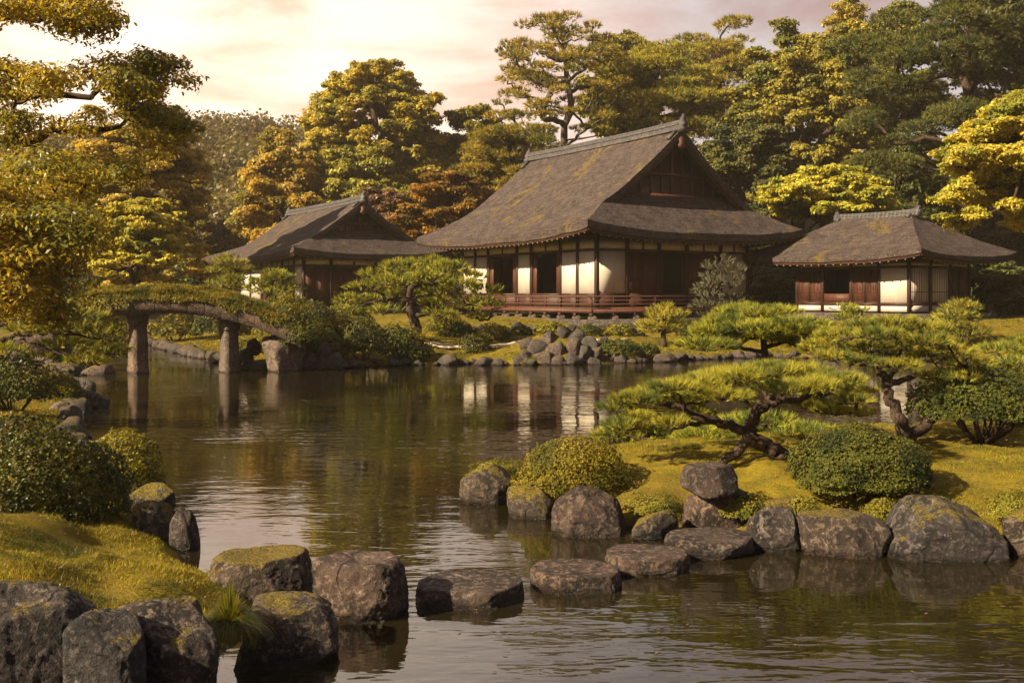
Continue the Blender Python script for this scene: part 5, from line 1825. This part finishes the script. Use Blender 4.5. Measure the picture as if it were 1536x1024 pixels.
# ------------------------------------------------------------------ shrubs
def shrub(name, label, X, Y, rx, ry, zb, ztop, leaf, seed, ll=0.045, K=6, dens=1.0, lump=0.10, group=None, stems=0, cat='shrub', low=-0.35, layers=3, droop=0.0):
    """clipped mound: rosettes of leaves on a lumpy dome over a twiggy inside"""
    r = np.random.default_rng(seed)
    root = thing(name, label, cat, (X, Y, zb), r.uniform(0, 0.4), group)
    hz = ztop - zb
    ll *= 0.62
    V_, F_ = [], []
    zc = hz * 0.36
    area = 2 * np.pi * ((rx * ry) + (rx + ry) / 2 * hz)
    n = int(area * 0.62 / (ll * ll) * dens / 1.7)
    for lay in range(layers):
        m = n if lay == 0 else n // 2
        D = rand_dirs(int(m * 1.7), r)
        D = D[D[:, 2] > low]
        q = 1 + lump * (vnoise(D * 2.4 + seed) + 0.6 * vnoise(D * 5.2 + seed)) - 0.13 * lay - 0.05 * r.random(len(D)) + np.where(r.random(len(D)) < 0.10, 0.09 * r.random(len(D)), 0) * (lay == 0)
        up = np.where(D[:, 2] > 0, hz - zc, zc * 1.15)
        P = D * np.stack([np.full(len(D), rx), np.full(len(D), ry), up], 1) * q[:, None] + np.array([0, 0, zc])
        A = unit(D / np.array([rx, ry, hz]) ** 1.0 + 0.35 * r.normal(size=D.shape) + np.array([0, 0, 0.5 - droop]))
        Pk, Ak = np.repeat(P, K, 0), np.repeat(A, K, 0)
        side = unit(np.cross(Ak, rand_dirs(len(Ak), r)))
        dr = unit(Ak * r.uniform(0.4, 1.2, (len(Ak), 1)) + side)
        nr = unit(Ak - 0.6 * side + 0.2 * r.normal(size=Ak.shape))
        sz = ll * r.uniform(0.7, 1.3, len(Ak))
        v, f = leaf_quads(Pk + dr * sz[:, None] * 0.5, nr, dr, sz, sz * 0.42, 0.1)
        V_.append((v, f))
    V, Fs = cat_geo(V_)
    obj('foliage', np_mesh('foliage', V, Fs), M[leaf], root)
    mb = MB()
    for k in range(max(stems, 7)):
        a = r.uniform(0, 6.28)
        q = r.uniform(0.3, 0.75)
        p0 = np.array([math.cos(a) * 0.10 * rx, math.sin(a) * 0.10 * ry, -0.08])
        p2 = np.array([math.cos(a) * rx * q, math.sin(a) * ry * q, hz * r.uniform(0.5, 0.75)])
        p1 = (p0 + p2) / 2 + np.array([0, 0, -0.08 * hz]) + r.normal(size=3) * 0.05 * rx
        mb.tube([p0, p1, p2], [0.022 * rx + .006, 0.017 * rx + .005, 0.006], 6)
    mb.obj('stems', M['bark'], root, smooth=True)
    return root


def mound(name, label, x0, x1, top, Y, leaf, seed, foot=None, depth=0.8, **kw):
    X = ((x0 + x1) / 2 - 768) / F * Y
    rx = (x1 - x0) / 2 / F * Y
    zb = (gz(X, Y) - 0.05) if foot is None else H - (foot - HZ) / F * Y
    return shrub(name, label, X, Y, rx * 0.97, rx * depth, zb, H - (top - HZ) / F * Y, leaf, seed, **kw)


# near mounds
mound('azalea', 'dark green clipped azalea filling the left edge above the lawn', -70, 150, 622, 9.6, 'azalea', 1, foot=800, ll=0.055, lump=0.12, depth=0.8)
mound('azalea', 'darker lower azalea lobe in front of the golden mound, left bank', 70, 196, 660, 9.9, 'azalea', 2, foot=800, ll=0.052, lump=0.12, depth=0.8)
mound('clipped_mound', 'bright golden clipped mound at the left waterside', 112, 247, 645, 11.6, 'azalea_gold', 3, foot=748, ll=0.045, lump=0.09)
mound('clipped_mound', 'golden shaggy mound drooping over the rocks at the left tip of the islet', 766, 955, 658, 11.75, 'azalea_gold', 4, foot=762, ll=0.044, lump=0.12, depth=0.75, droop=0.5)
mound('azalea', 'dark green round clipped azalea in front of the islet pine trunk', 1186, 1396, 641, 10.9, 'azalea', 5, foot=748, ll=0.042, lump=0.13, depth=0.9, dens=1.6)
mound('azalea', 'large open bush with bare fanning stems at the right edge of the islet', 1366, 1580, 556, 13.6, 'azalea', 6, foot=655, ll=0.055, lump=0.16, low=-0.05, stems=16, depth=0.8)
mound('azalea', 'low dark bush under the right edge pine, behind the open bush', 1490, 1640, 590, 15.2, 'azalea', 7, ll=0.055, lump=0.14)
# left middle
mound('shrub', 'loose olive shrub under the low pine bough at the left edge', -40, 82, 532, 18.5, 'azalea', 8, foot=615, ll=0.085, lump=0.2)
mound('shrub', 'small golden shrub on the left spit above the rocks', 60, 125, 560, 21.5, 'azalea_gold', 9, ll=0.08, lump=0.15)
mound('shrub', 'dark shrub behind the left end of the bridge', 90, 190, 430, 34, 'azalea_gold', 10, ll=0.12, lump=0.2)
# cushions of moss that spill between the islet rocks
for x0, x1, top, Y, foot, lab, sd in ((938, 1030, 742, 10.75, 775, 'moss cushion spilling between the angular boulder and the stacked rocks', 51), (1065, 1170, 742, 10.45, 782, 'moss cushion behind the dark upright rock below the islet lawn', 52),
        (1172, 1232, 745, 10.3, 780, 'moss cushion left of the low dome rock below the round azalea', 53), (1290, 1352, 748, 10.2, 790, 'moss cushion between the dome rock and the biggest islet boulder', 54),
        (1478, 1560, 740, 10.1, 785, 'moss cushion right of the biggest islet boulder', 55), (700, 800, 690, 12.6, 725, 'moss cushion behind the mossy tip rock of the islet', 56),
        (230, 330, 862, 8.2, 900, 'low moss cushion on the near lawn behind the grass tuft', 57)):
    mound('moss_cushion', lab, x0, x1, top, Y, 'moss', sd, foot=foot, ll=0.028, lump=0.22, depth=0.7, cat='moss', low=-0.1, stems=0)
mound('shrub', 'mossy shrub trailing over the right end of the bridge deck', 398, 470, 446, 32.2, 'azalea_gold', 61, foot=506, ll=0.085, lump=0.25, depth=0.9, droop=0.5)
mound('shrub', 'dark trailing shrub between the bridge end and the rock pile', 420, 492, 470, 31.9, 'azalea', 62, foot=524, ll=0.085, lump=0.25, depth=0.8, droop=0.5)
# far bank
FB = ((430, 512, 452, 34.3, 'azalea', 'dark shrub that meets the right end of the bridge', 21), (470, 545, 462, 35.0, 'azalea_gold', 'golden-topped shrub right of the bridge end', 22),
      (500, 590, 482, 34.6, 'azalea', 'broad dark shrub above the stone edging right of the bridge', 23), (560, 625, 488, 35.0, 'azalea', 'rounded shrub left of the wide old pine trunk', 24),
      (450, 520, 500, 33.6, 'azalea', 'low dark shrub just above the rocks at the bridge foot', 25), (590, 650, 518, 35.2, 'azalea', 'low spreading shrub at the waterline under the wide old pine', 26),
      (690, 735, 500, 37.0, 'azalea', 'low dark shrub right of the wide old pine trunk', 27), (715, 768, 486, 39.6, 'azalea_gold', 'small yellow shrub beside the path below the veranda', 28),
      (893, 962, 510, 36.4, 'azalea', 'olive shrub right of the heaped stones on the far shore', 29), (945, 990, 515, 36.8, 'azalea', 'smaller olive shrub beside the little rounded pine', 30),
      (760, 800, 490, 41, 'azalea', 'small clipped shrub on the lawn below the hall corner', 31), (1018, 1060, 480, 42, 'azalea', 'shrub at the foot of the sparse grey pine', 32),
      (640, 700, 470, 41, 'azalea_gold', 'golden shrub below the hall left of the veranda stilts', 33), (1380, 1440, 470, 41, 'azalea', 'clipped shrub left of the small tiered pine by the pavilion', 34),
      (1460, 1540, 540, 31, 'azalea', 'dark shrub on the right shore behind the islet', 35), (1190, 1250, 492, 40, 'azalea', 'shrub on the right shore below the tea pavilion', 36),
      (225, 300, 470, 48, 'azalea_gold', 'golden shrub on the channel bank seen under the bridge arch', 37), (290, 380, 462, 47, 'azalea', 'dark shrub on the channel bank behind the bridge piers', 38),
      (345, 420, 505, 38, 'azalea_gold', 'low yellow shrub beneath the right span of the bridge', 39), (380, 440, 445, 41, 'azalea_gold', 'shrub on the bank behind the right end of the bridge deck', 40),
      (660, 715, 486, 40.5, 'azalea', 'dark clipped shrub under the left end of the veranda', 42), (800, 850, 484, 42.2, 'azalea_gold', 'low golden shrub in front of the veranda corner', 43),
      (862, 905, 488, 41.6, 'azalea', 'dark clipped shrub on the lawn right of the veranda corner', 44), (500, 560, 452, 39, 'azalea_gold', 'golden shrub between the bridge end and the wide old pine', 45),
      (905, 955, 486, 42.3, 'azalea_gold', 'golden shrub below the front veranda', 46), (590, 640, 492, 36.0, 'azalea_gold', 'yellow shrub at the foot of the wide old pine', 47),
      (1290, 1370, 500, 38, 'azalea', 'wide shrub on the right shore behind the taller islet pine', 41))
for x0, x1, top, Y, lf, lab, sd in FB:
    mound('shrub', lab, x0, x1, top, Y, lf, sd, ll=0.0036 * Y, lump=0.2, group='shrubs along the far bank')


# ------------------------------------------------------------------ grass
def blades(P, Ln, Wd, lean, r):
    n = len(P)
    d = unit(np.stack([lean * r.normal(size=n), lean * r.normal(size=n), np.ones(n)], 1))
    L_ = Ln * r.uniform(0.5, 1.3, (n, 1))
    side = unit(np.cross(d, rand_dirs(n, r)))
    V = np.stack([P - side * Wd / 2, P + side * Wd / 2, P + d * L_], 1).reshape(-1, 3)
    return V, np.arange(len(V)).reshape(-1, 3)


r = np.random.default_rng(9)


def lawn(name, poly, box, n, Ln, Wd, margin=0.12):
    x = r.uniform(box[0], box[1], n)
    y = box[2] + (box[3] - box[2]) * r.random(n) ** 1.4
    P2 = np.stack([x, y], 1)
    z = ground_h(x, y)
    patch = fbm(np.stack([x, y, x * 0], 1) * 1.6, 3)
    k = (poly_sd(P2, poly) > margin) & (z > 0.10) & (np.abs(x / y) < 0.58) & (r.random(n) < 0.80 + 0.9 * patch) & (patch > -0.42)
    P = np.stack([x, y, z - 0.006], 1)[k]
    V, Fa = blades(P, Ln * np.clip(1 + 0.9 * patch[k][:, None], 0.4, 2.2), Wd, 0.65, r)
    tag(obj(name, np_mesh(name, V, [Fa]), M['grass']), kind='stuff')


lawn('lawn_grass', LEFT, (-7.5, -0.9, 4.0, 15), 330000, 0.030, 0.0055, 0.02)
lawn('lawn_grass', ISLE, (-0.7, 12, 9.0, 18), 330000, 0.028, 0.0065, 0.02)
lawn('lawn_grass', FAR, (-13, 26, 32, 46), 200000, 0.075, 0.022, 0.3)
lawn('lawn_grass', FAR, (-24, -9, 34, 56), 60000, 0.085, 0.028, 0.3)
lawn('lawn_grass', LEFT, (-18, -7, 15, 34), 120000, 0.055, 0.016, 0.05)

# fallen leaves on the lawns
def fallen(name, poly, box, n):
    x = r.uniform(box[0], box[1], n)
    y = r.uniform(box[2], box[3], n)
    z = ground_h(x, y)
    k = (poly_sd(np.stack([x, y], 1), poly) > 0.1) & (z > 0.12)
    P = np.stack([x, y, z + 0.022], 1)[k]
    m_ = len(P)
    V, Fa = leaf_quads(P, np.array([0, 0, 1.0]) + 0.45 * r.normal(size=(m_, 3)), r.normal(size=(m_, 3)), r.uniform(.02, .045, m_), r.uniform(.012, .026, m_), 0.2)
    tag(obj(name, np_mesh(name, V, [Fa]), M['russet']), kind='stuff')


fallen('fallen_leaves', LEFT, (-7, -1.5, 5, 13), 900)
fallen('fallen_leaves', ISLE, (-0.6, 10, 9.5, 17), 1500)

# leaves drifting on the pond
n = 260
x, y = r.uniform(-6, 7, n), 6 + 20 * r.random(n) ** 1.5
k = ground_h(x, y) < -0.1
P = np.stack([x, y, np.full(n, 0.006)], 1)[k]
V, Fa = leaf_quads(P, np.array([0, 0, 1.0]) + 0.06 * r.normal(size=P.shape), r.normal(size=P.shape), r.uniform(.02, .05, len(P)), r.uniform(.012, .03, len(P)), 0.05)
tag(obj('floating_leaves', np_mesh('floating_leaves', V, [Fa]), M['russet']), kind='stuff')

# the fountain of long grass between the near boulders
base = pt(345, 938, 6.55)
root = thing('grass_tuft', 'spiky tuft of long grass between the near boulders', 'grass tuft', tuple(base))
n = 2200
th = r.uniform(0, 6.28, n)
q = r.random(n) ** 0.6
L_ = r.uniform(0.12, 0.30, n)
mb = MB()
segs = 5
Vs, Fs_ = [], []
t = np.linspace(0, 1, segs)
dx = np.cos(th) * q
dy = np.sin(th) * q
for i in range(segs):
    u = t[i]
    w_ = 0.0030 * (1 - u) ** 0.8
    cx = dx * (0.10 + L_ * 0.95 * u)
    cy = dy * (0.10 + L_ * 0.95 * u)
    cz = L_ * (u * (1.1 - 0.35 * q) - q * 1.25 * u * u) + 0.04 * (1 - q)
    sx, sy = -np.sin(th), np.cos(th)
    Vs.append(np.stack([np.stack([cx - sx * w_, cy - sy * w_, cz], 1), np.stack([cx + sx * w_, cy + sy * w_, cz], 1)], 1))
G = np.stack(Vs, 1)      # n, segs, 2, 3
V = G.reshape(-1, 3)
b0 = np.arange(n)[:, None] * segs * 2 + np.arange(segs - 1)[None] * 2
Q = np.stack([b0, b0 + 1, b0 + 3, b0 + 2], -1).reshape(-1, 4)
obj('blades', np_mesh('blades', V, [Q]), M['tuft'], root)

# ------------------------------------------------------------------ the evening air
mb = MB()
mb.box(-430, 430, -32, 470, -2.2, 62)
hm, t = new_mat('haze')
pv = t.n('ShaderNodeVolumePrincipled')
pv.inputs['Color'].default_value = (1.0, 0.86, 0.66, 1)
pv.inputs['Density'].default_value = 0.00045
pv.inputs['Anisotropy'].default_value = 0.3
out(t, None, pv.outputs[0])
hz_o = mb.obj('haze', hm)
tag(hz_o, kind='stuff')

# ------------------------------------------------------------------ footing stones and boulders on the slope below the hall
for (px, py, Y, s) in ((700, 492, 41.5, .30), (722, 490, 42, .36), (748, 494, 41, .28), (775, 486, 43, .34), (800, 490, 42.5, .30), (830, 488, 43, .38), (858, 490, 43, .34), (882, 486, 43.5, .42), (905, 488, 43.2, .36),
                       (930, 490, 43, .40), (955, 492, 42.5, .30), (672, 496, 40.5, .28), (845, 500, 40.5, .30), (915, 505, 39, .34), (870, 503, 40, .28)):
    X = (px - 768) / F * Y
    shore_rock(X, Y, s, gz(X, Y) + s * 0.2, 'rock half sunk in the slope in front of the hall veranda', 'rocks on the slope below the veranda', 1.2, 0.8)
